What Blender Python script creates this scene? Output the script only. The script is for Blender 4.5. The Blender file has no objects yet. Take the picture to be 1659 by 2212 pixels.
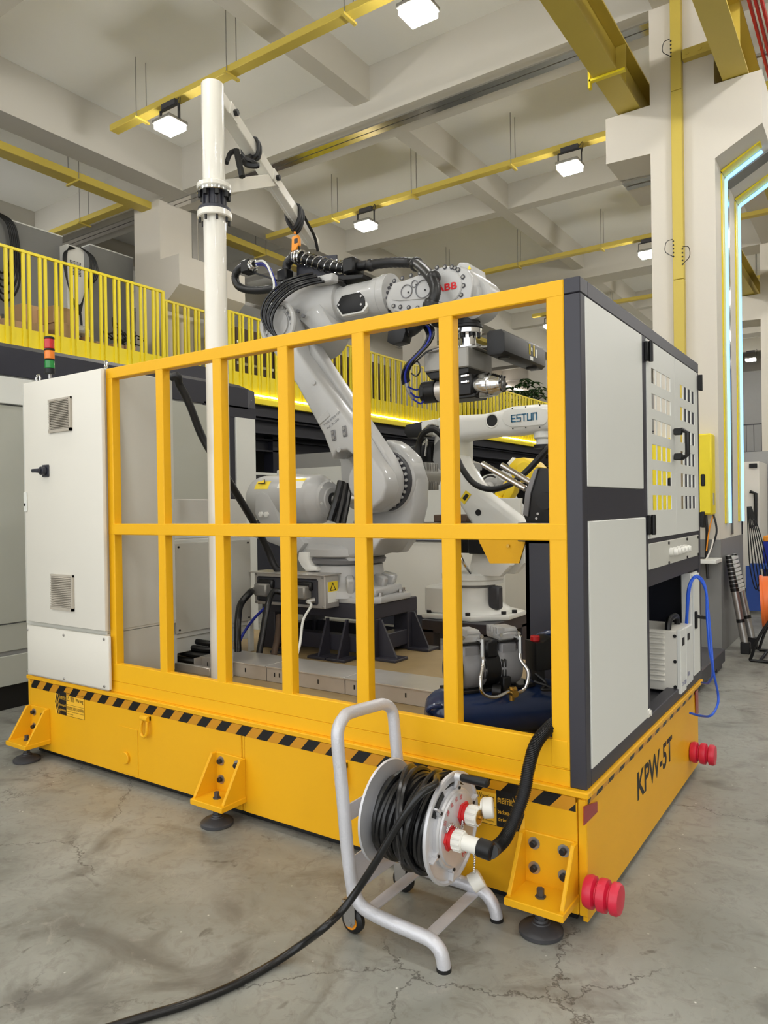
import bpy, bmesh, math, random
from mathutils import Vector as V, Matrix

S = bpy.context.scene
COL = S.collection
PI = math.pi
random.seed(7)

# ---------------------------------------------------------------- camera
cam = bpy.data.cameras.new('camera')
cam.sensor_fit = 'AUTO'; cam.sensor_width = 36.0; cam.lens = 25.599
cam.clip_start = 0.05; cam.clip_end = 200
camo = bpy.data.objects.new('camera', cam); COL.objects.link(camo)
cr, cu, cf = V((0.82562, 0.56403, -0.01509)), V((0.0093, 0.01313, 0.99987)), V((-0.56416, 0.82565, -0.0056))
mw = Matrix.Identity(4)
for i in range(3):
    mw[i][0], mw[i][1], mw[i][2] = cr[i], cu[i], -cf[i]
mw.translation = V((0.8835, -2.5835, 1.55))
camo.matrix_world = mw
S.camera = camo

# ---------------------------------------------------------------- world, exposure
w = bpy.data.worlds.new('world'); S.world = w; w.use_nodes = True
bg = w.node_tree.nodes['Background']
bg.inputs[0].default_value = (0.965, 0.985, 1.0, 1); bg.inputs[1].default_value = 1.55
S.view_settings.view_transform = 'Standard'; S.view_settings.look = 'None'
S.view_settings.gamma = 1.0; S.view_settings.use_curve_mapping = False
S.view_settings.exposure = 0.36
LAMP = 116.0                    # emission of the high-bay lamp lenses
S.cycles.use_denoising = True
S.cycles.max_bounces = 7; S.cycles.diffuse_bounces = 4; S.cycles.glossy_bounces = 4
S.cycles.sample_clamp_indirect = 6.0

# ---------------------------------------------------------------- materials
def lin(c):
    return tuple(((x/255)/12.92 if x/255 <= .04045 else ((x/255+.055)/1.055)**2.4) for x in c)
MATS = {}
def mat(name, rgb, rough=.5, metal=0., var=.06, scale=6., bump=0., bscale=60., emit=0., spec=.5, alpha=1., coat=0., trans=0.):
    m = bpy.data.materials.new(name); m.use_nodes = True
    nt = m.node_tree; N = nt.nodes; L = nt.links
    b = N['Principled BSDF']
    c = lin(rgb)
    b.inputs['Roughness'].default_value = rough; b.inputs['Metallic'].default_value = metal
    b.inputs['Specular IOR Level'].default_value = spec
    b.inputs['Coat Weight'].default_value = coat
    b.inputs['Transmission Weight'].default_value = trans
    tc = N.new('ShaderNodeTexCoord')
    if var > 0:
        nz = N.new('ShaderNodeTexNoise'); nz.inputs['Scale'].default_value = scale; nz.inputs['Detail'].default_value = 4
        L.new(tc.outputs['Object'], nz.inputs['Vector'])
        mx = N.new('ShaderNodeMix'); mx.data_type = 'RGBA'
        mx.inputs[6].default_value = (*[x*(1-var) for x in c], 1); mx.inputs[7].default_value = (*[min(1, x*(1+var)) for x in c], 1)
        L.new(nz.outputs[0], mx.inputs[0]); L.new(mx.outputs[2], b.inputs['Base Color'])
    else:
        b.inputs['Base Color'].default_value = (*c, 1)
    if bump > 0:
        n2 = N.new('ShaderNodeTexNoise'); n2.inputs['Scale'].default_value = bscale; n2.inputs['Detail'].default_value = 2
        L.new(tc.outputs['Object'], n2.inputs['Vector'])
        bp = N.new('ShaderNodeBump'); bp.inputs['Strength'].default_value = bump; bp.inputs['Distance'].default_value = .002
        L.new(n2.outputs[0], bp.inputs['Height']); L.new(bp.outputs[0], b.inputs['Normal'])
    if emit > 0:
        b.inputs['Emission Color'].default_value = (*c, 1); b.inputs['Emission Strength'].default_value = emit
    MATS[name] = m
    return m
def stripes(name, ax, sgn, z0):
    """diagonal hazard tape: black and ochre stripes, 0.143 m period, 45 degrees"""
    m = bpy.data.materials.new(name); m.use_nodes = True
    N = m.node_tree.nodes; L = m.node_tree.links; b = N['Principled BSDF']
    b.inputs['Roughness'].default_value = .35
    g = N.new('ShaderNodeTexCoord'); s = N.new('ShaderNodeSeparateXYZ'); L.new(g.outputs['Object'], s.inputs[0])
    def mth(op, a, bb):
        n = N.new('ShaderNodeMath'); n.operation = op
        for i, q in enumerate((a, bb)):
            if q is None: continue
            if isinstance(q, (int, float)): n.inputs[i].default_value = q
            else: L.new(q, n.inputs[i])
        return n.outputs[0]
    k = mth('ADD', mth('MULTIPLY', s.outputs[ax], 1/.1435), mth('MULTIPLY', s.outputs[2], sgn*.95/.1435))
    k = mth('FRACT', mth('ADD', k, z0), None); k = mth('LESS_THAN', k, .5)
    mx = N.new('ShaderNodeMix'); mx.data_type = 'RGBA'; L.new(k, mx.inputs[0])
    mx.inputs[6].default_value = (*lin((204, 140, 22)), 1); mx.inputs[7].default_value = (*lin((12, 12, 12)), 1)
    L.new(mx.outputs[2], b.inputs['Base Color'])
    MATS[name] = m
    return m

YEL = mat('yellow_paint', (234, 174, 24), .42, var=.05, scale=2.5, spec=.3)
YELS = mat('fence_yellow', (240, 181, 24), .45, var=.03, scale=2, spec=.3)
RYEL = mat('rail_yellow', (236, 214, 34), .45, var=.05)
CYEL = mat('beam_yellow', (202, 180, 78), .5, var=.06, scale=2)
DARK = mat('anthracite_paint', (50, 49, 57), .42, var=.06, scale=8)
DARK2 = mat('navy_grey_paint', (40, 41, 52), .4, var=.05)
BLACK = mat('black_plastic', (14, 14, 15), .42, var=.1, spec=.4)
RUBBER = mat('black_rubber', (20, 20, 21), .42, var=.15, scale=30)
CABLE = mat('cable_sheath', (18, 18, 19), .27, var=.1, scale=20)
PANEL = mat('panel_grey', (222, 223, 217), .4, var=.02, scale=1.5)
CAB = mat('cabinet_cream', (226, 222, 211), .45, var=.02, scale=1.5)
CABG = mat('cabinet_grey', (200, 199, 190), .45, var=.03, scale=2)
WHITEP = mat('white_gloss', (228, 227, 220), .28, var=.02, coat=.3)
POSTW = mat('post_white', (232, 229, 218), .25, var=.02, coat=.4)
ROB = mat('robot_grey', (182, 182, 180), .34, var=.04, scale=4, coat=.2)
ROBD = mat('robot_grey_dark', (120, 120, 122), .4, var=.05)
ROBW = mat('robot_white', (232, 232, 226), .3, var=.02, coat=.2)
HAMMER = mat('hammered_silver', (205, 205, 210), .35, metal=.25, var=.05, bump=.6, bscale=140)
SILV = mat('cast_silver', (205, 205, 208), .38, metal=.35, var=.05, scale=12)
STEEL = mat('brushed_steel', (200, 196, 190), .34, metal=.6, var=.1, scale=9)
CHROME = mat('chrome', (215, 215, 215), .14, metal=1., var=.03)
ZINC = mat('zinc', (170, 168, 165), .35, metal=.8, var=.1, scale=20)
FOOTM = mat('foot_grey', (62, 62, 65), .45, var=.08)
ALU = mat('cast_aluminium', (168, 168, 166), .42, metal=.2, var=.08, scale=20)
BRASS = mat('brass', (190, 150, 70), .3, metal=.9, var=.08)
BEIGE = mat('vent_beige', (182, 174, 160), .5, var=.04)
GALV = mat('galvanised', (150, 148, 142), .45, metal=.5, var=.12, scale=10)
TANK = mat('tank_blue', (24, 42, 78), .3, var=.05, coat=.4)
BLUE = mat('blue_hose', (38, 92, 214), .3, var=.05)
DBLUE = mat('blue_cable', (30, 44, 150), .35, var=.05)
RED = mat('red_polyurethane', (205, 34, 62), .38, var=.08, scale=20)
REDP = mat('red_plastic', (200, 30, 34), .4)
ORANGE = mat('orange_plastic', (240, 150, 26), .4)
OFAN = mat('fan_orange', (232, 112, 46), .4, var=.03)
DECK = mat('deck_floor', (150, 128, 88), .6, var=.22, scale=5)
WHITEC = mat('white_connector', (232, 230, 222), .4)
WALL = mat('wall_white', (214, 208, 195), .75, var=.02, scale=1)
CEIL_LIT = mat('ceiling_lit', (240, 239, 232), .85, var=.03, scale=.8)  # lighter than the beams: light from below put into the slab colour
BEAM_SHADE = mat('beam_shaded', (199, 195, 184), .8, var=.03, scale=.8)  # darker than the slab: shade on the beams put into the colour
BASEG = mat('base_grey', (128, 128, 126), .5, var=.12, scale=2)
CARD = mat('cardboard', (206, 170, 128), .8, var=.08)
MPAN = mat('machine_panel', (176, 177, 166), .45, var=.03)
GREY = mat('machine_grey', (150, 150, 148), .5, var=.04)
GREYD = mat('machine_dark', (58, 58, 63), .5, var=.05)
FLENS = mat('lamp_lens', (255, 252, 248), .4, var=0, emit=LAMP)
LEDW = mat('led_warm', (255, 242, 214), .4, var=0, emit=5)
LEDB = mat('led_blue', (128, 194, 255), .4, var=0, emit=1.7)
LEDC = mat('led_white', (255, 246, 240), .4, var=0, emit=6)
REFL = mat('reflector_red', (150, 28, 26), .25)
LRED = mat('lamp_red', (196, 30, 34), .25, coat=.3)
LORG = mat('lamp_orange', (236, 130, 34), .25, coat=.3)
LGRN = mat('lamp_green', (30, 130, 54), .25, coat=.3)
LABY = mat('label_yellow', (244, 214, 40), .5, var=0)
LABW = mat('label_white', (236, 236, 230), .5, var=0)
INK = mat('ink_black', (12, 12, 13), .5, var=0)
INKR = mat('ink_red', (206, 28, 34), .5, var=0)
INKT = mat('ink_teal', (24, 104, 142), .5, var=0)
INKY = mat('ink_yellow', (246, 190, 50), .5, var=0)
LEAF = mat('leaf_green', (52, 84, 40), .5, var=.3, scale=8)
WOOD = mat('pallet_wood', (190, 158, 112), .75, var=.15)
BROWN = mat('crate_brown', (84, 66, 52), .6, var=.15)
YROB = mat('robot_yellow', (240, 206, 36), .35, var=.03)
BLUEP = mat('blue_paint', (58, 92, 176), .45, var=.05)
TAPE_F = stripes('hazard_tape_front', 0, -1, .38)
TAPE_S = stripes('hazard_tape_side', 1, -1, .30)

def floor_material():
    m = bpy.data.materials.new('concrete_floor'); m.use_nodes = True
    N = m.node_tree.nodes; L = m.node_tree.links; b = N['Principled BSDF']
    tc = N.new('ShaderNodeTexCoord')
    def noise(sc, det=5, rough=.6, dist=0.):
        n = N.new('ShaderNodeTexNoise'); n.inputs['Scale'].default_value = sc; n.inputs['Detail'].default_value = det
        n.inputs['Roughness'].default_value = rough; n.inputs['Distortion'].default_value = dist
        L.new(tc.outputs['Object'], n.inputs['Vector']); return n
    def ramp(src, stops):
        r = N.new('ShaderNodeValToRGB'); e = r.color_ramp.elements
        while len(e) < len(stops): e.new(.5)
        for i, (p, c) in enumerate(stops):
            e[i].position = p; e[i].color = (*lin(c), 1) if isinstance(c, tuple) else (c, c, c, 1)
        L.new(src, r.inputs[0]); return r.outputs[0]
    def mixc(fac, a, bb, mode='MIX'):
        x = N.new('ShaderNodeMix'); x.data_type = 'RGBA'; x.blend_type = mode
        for i, q in ((0, fac), (6, a), (7, bb)):
            if isinstance(q, (int, float)): x.inputs[i].default_value = q
            elif isinstance(q, tuple): x.inputs[i].default_value = (*lin(q), 1)
            else: L.new(q, x.inputs[i])
        return x.outputs[2]
    base = ramp(noise(1.1, 8, .62, .6).outputs[0], [(.28, (122, 122, 114)), (.5, (146, 146, 138)), (.72, (164, 165, 157))])
    blot = ramp(noise(2.4, 6, .55, 1.2).outputs[0], [(.54, 0.), (.70, .75)])
    c = mixc(blot, base, (92, 88, 81))
    smear = ramp(noise(5.5, 7, .7, 2.5).outputs[0], [(.58, 0.), (.76, .6)])
    c = mixc(smear, c, (168, 162, 152))
    # cracks: edges of large voronoi cells, bent by noise and broken by a mask
    wn = noise(2.2, 6, .7)
    add = N.new('ShaderNodeMix'); add.data_type = 'RGBA'; add.blend_type = 'ADD'; add.inputs[0].default_value = .42
    L.new(tc.outputs['Object'], add.inputs[6]); L.new(wn.outputs[1], add.inputs[7])
    vo = N.new('ShaderNodeTexVoronoi'); vo.feature = 'DISTANCE_TO_EDGE'; vo.inputs['Scale'].default_value = 1.15
    L.new(add.outputs[2], vo.inputs['Vector'])
    crack = ramp(vo.outputs[0], [(.0, 1.), (.007, .0)])
    mask = ramp(noise(.9, 3, .5).outputs[0], [(.47, 0.), (.53, .85)])
    mu = N.new('ShaderNodeMath'); mu.operation = 'MULTIPLY'; L.new(crack, mu.inputs[0]); L.new(mask, mu.inputs[1])
    c = mixc(mu.outputs[0], c, (62, 58, 54))
    fine = ramp(noise(13, 6, .7, 1.4).outputs[0], [(.34, .42), (.5, 0.)])
    c = mixc(fine, c, (104, 98, 90))
    spot = ramp(noise(7.5, 4, .6, .8).outputs[0], [(.66, 0.), (.74, .7)])
    c = mixc(spot, c, (78, 73, 66))
    # swarf: tiny bright flakes
    v2 = N.new('ShaderNodeTexVoronoi'); v2.inputs['Scale'].default_value = 11; L.new(tc.outputs['Object'], v2.inputs['Vector'])
    fl = ramp(v2.outputs['Distance'], [(.0, 1.), (.06, .0)])
    fm = ramp(noise(3.3, 2).outputs[0], [(.44, 0.), (.5, 1.)])
    m2 = N.new('ShaderNodeMath'); m2.operation = 'MULTIPLY'; L.new(fl, m2.inputs[0]); L.new(fm, m2.inputs[1])
    c = mixc(m2.outputs[0], c, (232, 230, 224))
    L.new(c, b.inputs['Base Color'])
    r = ramp(noise(3, 5).outputs[0], [(.3, .28), (.7, .52)])
    L.new(r, b.inputs['Roughness'])
    return m
FLOOR = floor_material()

# ---------------------------------------------------------------- mesh helpers
def basis(d):
    d = V(d).normalized()
    a = V((0, 0, 1)) if abs(d.z) < .95 else V((1, 0, 0))
    u = d.cross(a).normalized()
    return u, u.cross(d).normalized(), d

class MB:
    def __init__(s): s.bm = bmesh.new()
    def _merge(s, b2):
        me = bpy.data.meshes.new('_t'); b2.to_mesh(me); b2.free(); s.bm.from_mesh(me); bpy.data.meshes.remove(me)
    def box(s, a, b, bev=0., seg=1):
        lo = [min(p, q) for p, q in zip(a, b)]; hi = [max(p, q) for p, q in zip(a, b)]
        b2 = bmesh.new()
        v = [b2.verts.new((x, y, z)) for x in (lo[0], hi[0]) for y in (lo[1], hi[1]) for z in (lo[2], hi[2])]
        for f in ((0,1,3,2),(4,6,7,5),(0,4,5,1),(2,3,7,6),(0,2,6,4),(1,5,7,3)): b2.faces.new([v[i] for i in f])
        if bev > 0: bmesh.ops.bevel(b2, geom=b2.edges[:], offset=bev, segments=seg, affect='EDGES', profile=.5)
        s._merge(b2); return s
    def obox(s, p, q, w, h, up=(0, 0, 1), bev=0.):
        """a bar from p to q with width w (sideways) and height h (along up)"""
        p, q = V(p), V(q); d = (q-p).normalized(); sd = d.cross(V(up)).normalized(); u = sd.cross(d).normalized()
        b2 = bmesh.new()
        v = [b2.verts.new(c + sd*(i*w/2) + u*(j*h/2)) for c in (p, q) for i in (-1, 1) for j in (-1, 1)]
        for f in ((0,1,3,2),(4,6,7,5),(0,4,5,1),(2,3,7,6),(0,2,6,4),(1,5,7,3)): b2.faces.new([v[i] for i in f])
        bmesh.ops.recalc_face_normals(b2, faces=b2.faces[:])
        if bev > 0: bmesh.ops.bevel(b2, geom=b2.edges[:], offset=bev, segments=1, affect='EDGES')
        s._merge(b2); return s
    def cyl(s, p, q, r, r2=None, n=20, bev=0.):
        p, q = V(p), V(q); u, w2, d = basis(q-p); r2 = r if r2 is None else r2
        L = (q-p).length
        prof = [(r, 0), (r2, L)]
        if bev > 0: prof = [(r-bev, 0), (r, bev), (r2, L-bev), (r2-bev, L)]
        return s.lathe(p, d, prof, n)
    def lathe(s, p, d, prof, n=24):
        """prof: (radius, distance along d)"""
        p = V(p); u, w2, d = basis(d); bm = s.bm; rings = []
        for r, t in prof:
            rings.append([bm.verts.new(p + d*t + u*(r*math.cos(2*PI*i/n)) + w2*(r*math.sin(2*PI*i/n))) for i in range(n)])
        for a, b in zip(rings, rings[1:]):
            for i in range(n):
                j = (i+1) % n; bm.faces.new((a[i], b[i], b[j], a[j]))
        if prof[0][0] > 1e-5: bm.faces.new(rings[0])
        if prof[-1][0] > 1e-5: bm.faces.new(rings[-1][::-1])
        return s
    def tube(s, pts, r, n=10, sub=0, cap=True, closed=False):
        pts = [V(p) for p in pts]
        if sub: pts = spline(pts, sub, closed)
        bm = s.bm; rings = []; N = len(pts); u = None
        for k in range(N):
            if closed: d = pts[(k+1) % N] - pts[k-1]
            else: d = pts[min(k+1, N-1)] - pts[max(k-1, 0)]
            if d.length < 1e-9: d = V((0, 0, 1))
            d.normalize()
            if u is None: u, w2, _ = basis(d)
            else:
                u = (u - d*u.dot(d))
                u = u.normalized() if u.length > 1e-6 else basis(d)[0]
            w2 = d.cross(u)
            rr = r[k] if isinstance(r, (list, tuple)) else r
            rings.append([bm.verts.new(pts[k] + u*(rr*math.cos(2*PI*i/n)) + w2*(rr*math.sin(2*PI*i/n))) for i in range(n)])
        seq = list(zip(rings, rings[1:])) + ([(rings[-1], rings[0])] if closed else [])
        for a, b in seq:
            for i in range(n):
                j = (i+1) % n; bm.faces.new((a[i], a[j], b[j], b[i]))
        if cap and not closed: bm.faces.new(rings[0][::-1]); bm.faces.new(rings[-1])
        return s
    def prism(s, outline, ext, bev=0., seg=2):
        """planar outline of 3-d points pushed along the vector ext"""
        b2 = bmesh.new(); ext = V(ext)
        a = [b2.verts.new(V(p)) for p in outline]; b = [b2.verts.new(V(p)+ext) for p in outline]
        n = len(a); b2.faces.new(a); b2.faces.new(b[::-1])
        for i in range(n): b2.faces.new((a[i], b[i], b[(i+1) % n], a[(i+1) % n]))
        bmesh.ops.recalc_face_normals(b2, faces=b2.faces[:])
        if bev > 0:
            ca = set(a) | set(b)
            ed = [e for e in b2.edges if (e.verts[0] in a) == (e.verts[1] in a)]
            bmesh.ops.bevel(b2, geom=ed, offset=bev, segments=seg, affect='EDGES', profile=.5, clamp_overlap=True)
        bmesh.ops.triangulate(b2, faces=[f for f in b2.faces if len(f.verts) > 4])
        s._merge(b2); return s
    def sphere(s, c, r, n=16, m=10, sc=(1, 1, 1)):
        c = V(c); b2 = bmesh.new(); bmesh.ops.create_uvsphere(b2, u_segments=n, v_segments=m, radius=r)
        for v in b2.verts: v.co = V((v.co.x*sc[0], v.co.y*sc[1], v.co.z*sc[2])) + c
        s._merge(b2); return s
    def torus(s, c, d, R, r, n=24, m=8, a0=0., a1=2*PI):
        u, w2, _ = basis(d); c = V(c); full = abs(a1-a0-2*PI) < 1e-6
        k = n if full else n+1
        return s.tube([c + u*(R*math.cos(a0+(a1-a0)*i/n)) + w2*(R*math.sin(a0+(a1-a0)*i/n)) for i in range(k)], r, m, closed=full)
    def quad(s, pts):
        s.bm.faces.new([s.bm.verts.new(V(p)) for p in pts]); return s
    def xf(s, M): bmesh.ops.transform(s.bm, matrix=M, verts=s.bm.verts); return s
    def build(s, name, m, parent=None, smooth=38, label=None, kind=None):
        bmesh.ops.recalc_face_normals(s.bm, faces=s.bm.faces[:])
        me = bpy.data.meshes.new(name); s.bm.to_mesh(me); s.bm.free()
        return link(name, me, m, parent, smooth, label, kind)

def link(name, me, m, parent=None, smooth=38, label=None, kind=None):
    if m is not None and not me.materials: me.materials.append(m)
    if smooth and len(me.polygons):
        me.polygons.foreach_set('use_smooth', [True]*len(me.polygons)); me.set_sharp_from_angle(angle=math.radians(smooth))
    o = bpy.data.objects.new(name, me); COL.objects.link(o)
    if parent is not None:
        o.parent = parent
        p = parent; off = V((0, 0, 0))
        while p is not None: off += V(p.location); p = p.parent
        o.location = -off
    if label: o['label'] = label
    if kind: o['kind'] = kind
    return o

def spline(pts, sub, closed=False):
    out = []; n = len(pts)
    rng = range(n) if closed else range(n-1)
    for i in rng:
        p0 = pts[i-1] if (i > 0 or closed) else pts[0]*2-pts[1]
        p1 = pts[i]; p2 = pts[(i+1) % n]
        p3 = pts[(i+2) % n] if (i+2 < n or closed) else p2*2-p1
        for k in range(sub):
            t = k/sub; t2 = t*t; t3 = t2*t
            out.append((p1*2 + (p2-p0)*t + (p0*2-p1*5+p2*4-p3)*t2 + (p1*3-p0-p2*3+p3)*t3)*.5)
    if not closed: out.append(V(pts[-1]))
    return out

def thing(name, label, cat, loc, group=None):
    o = bpy.data.objects.new(name, None); COL.objects.link(o); o.location = V(loc); o.empty_display_size = .1
    o['label'] = label; o['category'] = cat
    if group: o['group'] = group
    return o
def tag(o, label, cat, group=None):
    o['label'] = label; o['category'] = cat
    if group: o['group'] = group
    return o
def kids(o): return [c for c in bpy.data.objects if c.parent == o]
def dup(root, delta, label=None, group=None):
    r = root.copy(); COL.objects.link(r); r.location = V(root.location) + V(delta)
    if label: r['label'] = label
    if group: r['group'] = group
    for ch in KIDS(root):
        c = ch.copy(); COL.objects.link(c); c.parent = r
        for g in KIDS(ch):
            d = g.copy(); COL.objects.link(d); d.parent = c
    return r
def KIDS(o): return list(o.children)

_txt = {}
def text(body, name, m, parent, at, u, v, h, w=None, depth=.0006, align='CENTER', shear=0., bold=0.):
    """flat lettering: centre at, unit u along the line, v up the letters, cap height h, optional total width w"""
    key = (body, shear, bold)
    if key not in _txt:
        cu = bpy.data.curves.new('_t', 'FONT'); cu.body = body; cu.align_x = 'CENTER'; cu.align_y = 'CENTER'; cu.shear = shear; cu.offset = bold
        cu.resolution_u = 3
        o = bpy.data.objects.new('_t', cu); COL.objects.link(o)
        me = bpy.data.meshes.new_from_object(o.evaluated_get(bpy.context.evaluated_depsgraph_get()))
        bpy.data.objects.remove(o); bpy.data.curves.remove(cu)
        _txt[key] = me
    me = _txt[key].copy(); me.materials.clear()
    xs = [q.co.x for q in me.vertices]; ys = [q.co.y for q in me.vertices]
    cx, cy = (max(xs)+min(xs))/2, (max(ys)+min(ys))/2
    sy = h/(max(ys)-min(ys)); sx = (w/(max(xs)-min(xs))) if w else sy
    u, v = V(u).normalized(), V(v).normalized(); n = u.cross(v); at = V(at)
    for q in me.vertices: q.co = at + u*((q.co.x-cx)*sx) + v*((q.co.y-cy)*sy) + n*depth
    me.name = name
    return link(name, me, m, parent, 0)

# ================================================================ the hall
def structure(name, mb, m, parent=None, smooth=0):
    o = mb.build(name, m, parent, smooth)
    if parent is None: o['kind'] = 'structure'
    return o
ZS, ZB, ZC = 7.58, 6.87, 7.11
floor = structure('floor', MB().box((-24, -9, -.1), (13, 48, 0)), FLOOR)
ceiling = structure('ceiling', MB().box((-24, -9, ZS), (13, 48, ZS+.2)), CEIL_LIT)
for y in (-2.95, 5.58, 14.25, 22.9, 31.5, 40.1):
    MB().box((-24, y, ZB), (13, y+.62, ZS+.01)).build('beam', BEAM_SHADE, ceiling, 0)
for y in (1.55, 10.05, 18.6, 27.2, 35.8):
    MB().box((-24, y, ZC), (13, y+.25, ZS+.01)).build('beam', BEAM_SHADE, ceiling, 0)
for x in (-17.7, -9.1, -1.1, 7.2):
    MB().box((x, -9, ZB-.004), (x+.45, 48, ZS+.01)).build('beam', BEAM_SHADE, ceiling, 0)
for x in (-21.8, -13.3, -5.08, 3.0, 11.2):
    MB().box((x, -9, ZC-.004), (x+.25, 48, ZS+.01)).build('beam', BEAM_SHADE, ceiling, 0)
MB().box((-22, 5.75, ZB-.02), (12, 5.85, ZB)).box((-22, 5.87, ZB-.02), (12, 5.97, ZB)).build('joint_cover', CHROME, ceiling, 0, label='polished metal joint cover along a concrete beam')
structure('wall_left', MB().box((-20.2, -9, 0), (-20, 48, ZS)), WALL)
structure('wall_back', MB().box((-24, 47, 0), (13, 47.2, ZS)), WALL)
structure('wall_right_blocker', MB().box((13, -9, 0), (13.2, 48, ZS)), WALL)  # unseen wall, added to cut sky light coming from the right
structure('wall_balcony', MB().box((-13.2, 15.2, 3.9), (-13, 47, ZS)), WALL)

def column(x0, x1, y0, y1, left, right, name='column', base=True):
    """concrete column with corbels: left / right = (outer x, top z, outer bottom z, inner bottom z)"""
    c = MB().box((x0, y0, 0), (x1, y1, ZB)).build('column', WALL, None, 0); c['kind'] = 'structure'
    for e, xs in ((left, x0), (right, x1)):
        if e:
            xo, zt, zo, zi = e
            MB().prism([(xs, y0, zt), (xo, y0, zt), (xo, y0, zo), (xs, y0, zi)], (0, y1-y0, 0)).build('corbel', WALL, c, 0)
    if base: MB().box((x0-.012, y0-.012, 0), (x1+.012, y1+.012, 1.17)).build('painted_base', BASEG, c, 0, label='grey painted foot of the column')
    return c
colr = column(-1.14, -.5, 5.58, 7.0, (-1.62, 5.85, 5.35, 5.33), (-.06, 5.86, 5.33, 5.10))
# two steel joint strips up the right face and under the corbel
MB().box((-.5, 6.2, 1.2), (-.488, 6.36, 5.05)).build('joint_cover', CHROME, colr, 0)
MB().box((-1.6, 6.1, 5.315), (-1.14, 6.2, 5.335)).box((-1.6, 6.24, 5.315), (-1.14, 6.34, 5.335)).build('joint_cover', CHROME, colr, 0)
MB().prism([(-.5, 6.2, 5.09), (-.07, 6.2, 5.32), (-.07, 6.2, 5.30), (-.49, 6.2, 5.07)], (0, .22, 0)).build('joint_cover', CHROME, colr, 0)
coll = column(-9.92, -9.24, 5.58, 7.1, None, (-8.76, 5.85, 5.35, 5.0))
MB().box((-9.25, 6.28, 3.9), (-9.225, 6.40, ZB)).box((-9.25, 6.43, 3.9), (-9.225, 6.55, ZB)).build('joint_cover', GALV, coll, 0)
for y in (14.25, 22.9, 31.5):
    column(-1.14, -.5, y, y+.7, (-1.62, 5.85, 5.35, 5.33), (-.06, 5.85, 5.33, 4.75))
    column(-9.92, -9.24, y, y+.7, None, (-8.76, 5.85, 5.35, 4.9))

# blue light lines on the right column: each a yellow backing strip with a light tube
for i, y in enumerate((6.065, 6.946)):
    t = thing('led_strip', ('nearer' if i == 0 else 'farther') + ' blue light line climbing the right column and bending under its corbel', 'light strip', (-.49, y, 1.33), 'blue light lines on the column')
    y0 = y - (.17 if i == 0 else .17)
    MB().box((-.5, y0, 1.33), (-.485, y-.02, 5.06)).prism([(-.5, y0, 5.09), (-.12, y0, 5.30), (-.12, y0, 5.285), (-.485, y0, 5.07)], (0, y-.02-y0, 0)).build('backing_strip', RYEL, t, 0)
    MB().tube([(-.48, y, 1.33), (-.48, y, 5.03), (-.455, y, 5.065), (-.12, y, 5.255)], .022, 8).build('light_tube', LEDB, t)

# runway beams of the crane
def ibeam(mb, a, b, w, h, tf=.02, tw=.014):
    a, b = V(a), V(b)
    up = V((0, 0, 1))
    mb.obox(a + up*(tf/2), b + up*(tf/2), w, tf); mb.obox(a + up*(h-tf/2), b + up*(h-tf/2), w, tf)
    mb.obox(a + up*(h/2), b + up*(h/2), tw, h-2*tf); return mb
for x, lab in ((-1.37, 'yellow steel runway beam on the left corbel of the right column'), (-.30, 'yellow steel runway beam on the right corbel of the right column')):
    t = thing('runway_beam', lab, 'crane beam', (x, 6, 5.87), 'crane runway beams')
    ibeam(MB(), (x, -9, 5.87), (x, 46, 5.87), .24, .46).build('beam_section', CYEL, t, 0)
    for y in (1.3, 3.2, 5.1, 9.5):
        MB().box((x-.115, y, 5.89), (x-.01, y+.012, 6.31)).box((x+.01, y, 5.89), (x+.115, y+.012, 6.31)).build('stiffener', CYEL, t, 0)
    if x < -1: MB().box((x-.16, 4.75, 5.845), (x+.2, 4.80, 5.868)).box((x-.17, 4.75, 5.78), (x-.145, 4.80, 5.95)).build('clamp', RYEL, t, 0)
    else: MB().box((-.79, 5.50, 6.18), (-.42, 5.58, 6.28)).cyl((-.74, 5.49, 6.23), (-.74, 5.505, 6.23), .02).cyl((-.62, 5.49, 6.23), (-.62, 5.505, 6.23), .02).build('tie_bracket', CYEL, t, 0)
t = thing('conductor_rail', 'red crane conductor bars running high beside the right runway beam', 'conductor rail', (-.06, 5, 6.3))
for dx in (0, .05, .10): MB().box((-.12+dx, -8, 6.28), (-.098+dx, 24, 6.34)).build('conductor_bar', INKR, t, 0)
for y in (2.6, 4.4, 6.2): MB().box((-.3, y, 6.34), (.05, y+.04, 6.37)).build('bracket', GALV, t, 0)

# yellow trunking up the front of the right column
t = thing('conduit', 'yellow cable trunking running up the front of the right column', 'conduit', (-.855, 5.55, 2.1))
for z0, z1 in ((2.1, 3.9), (3.905, 5.88), (5.885, 6.85)):
    MB().box((-.908, 5.5, z0), (-.80, 5.58, z1), .004).build('cover_section', CYEL, t, 0)
for z, sx in ((4.15, -1), (4.05, 1), (6.25, -1)):
    m = MB()
    for k in range(5): m.cyl((-.855+sx*.045, 5.495, z+.04*k), (-.855+sx*.045, 5.5, z+.04*k), .009, n=8)
    m.build('knockout', INK, t)
    MB().tube([(-.855+sx*.05, 5.49, z), (-.855+sx*.12, 5.47, z+.06), (-.855+sx*.11, 5.48, z+.16), (-.855+sx*.05, 5.49, z+.18)], .004, 5, 5).build('loose_wire', INK, t)

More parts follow.
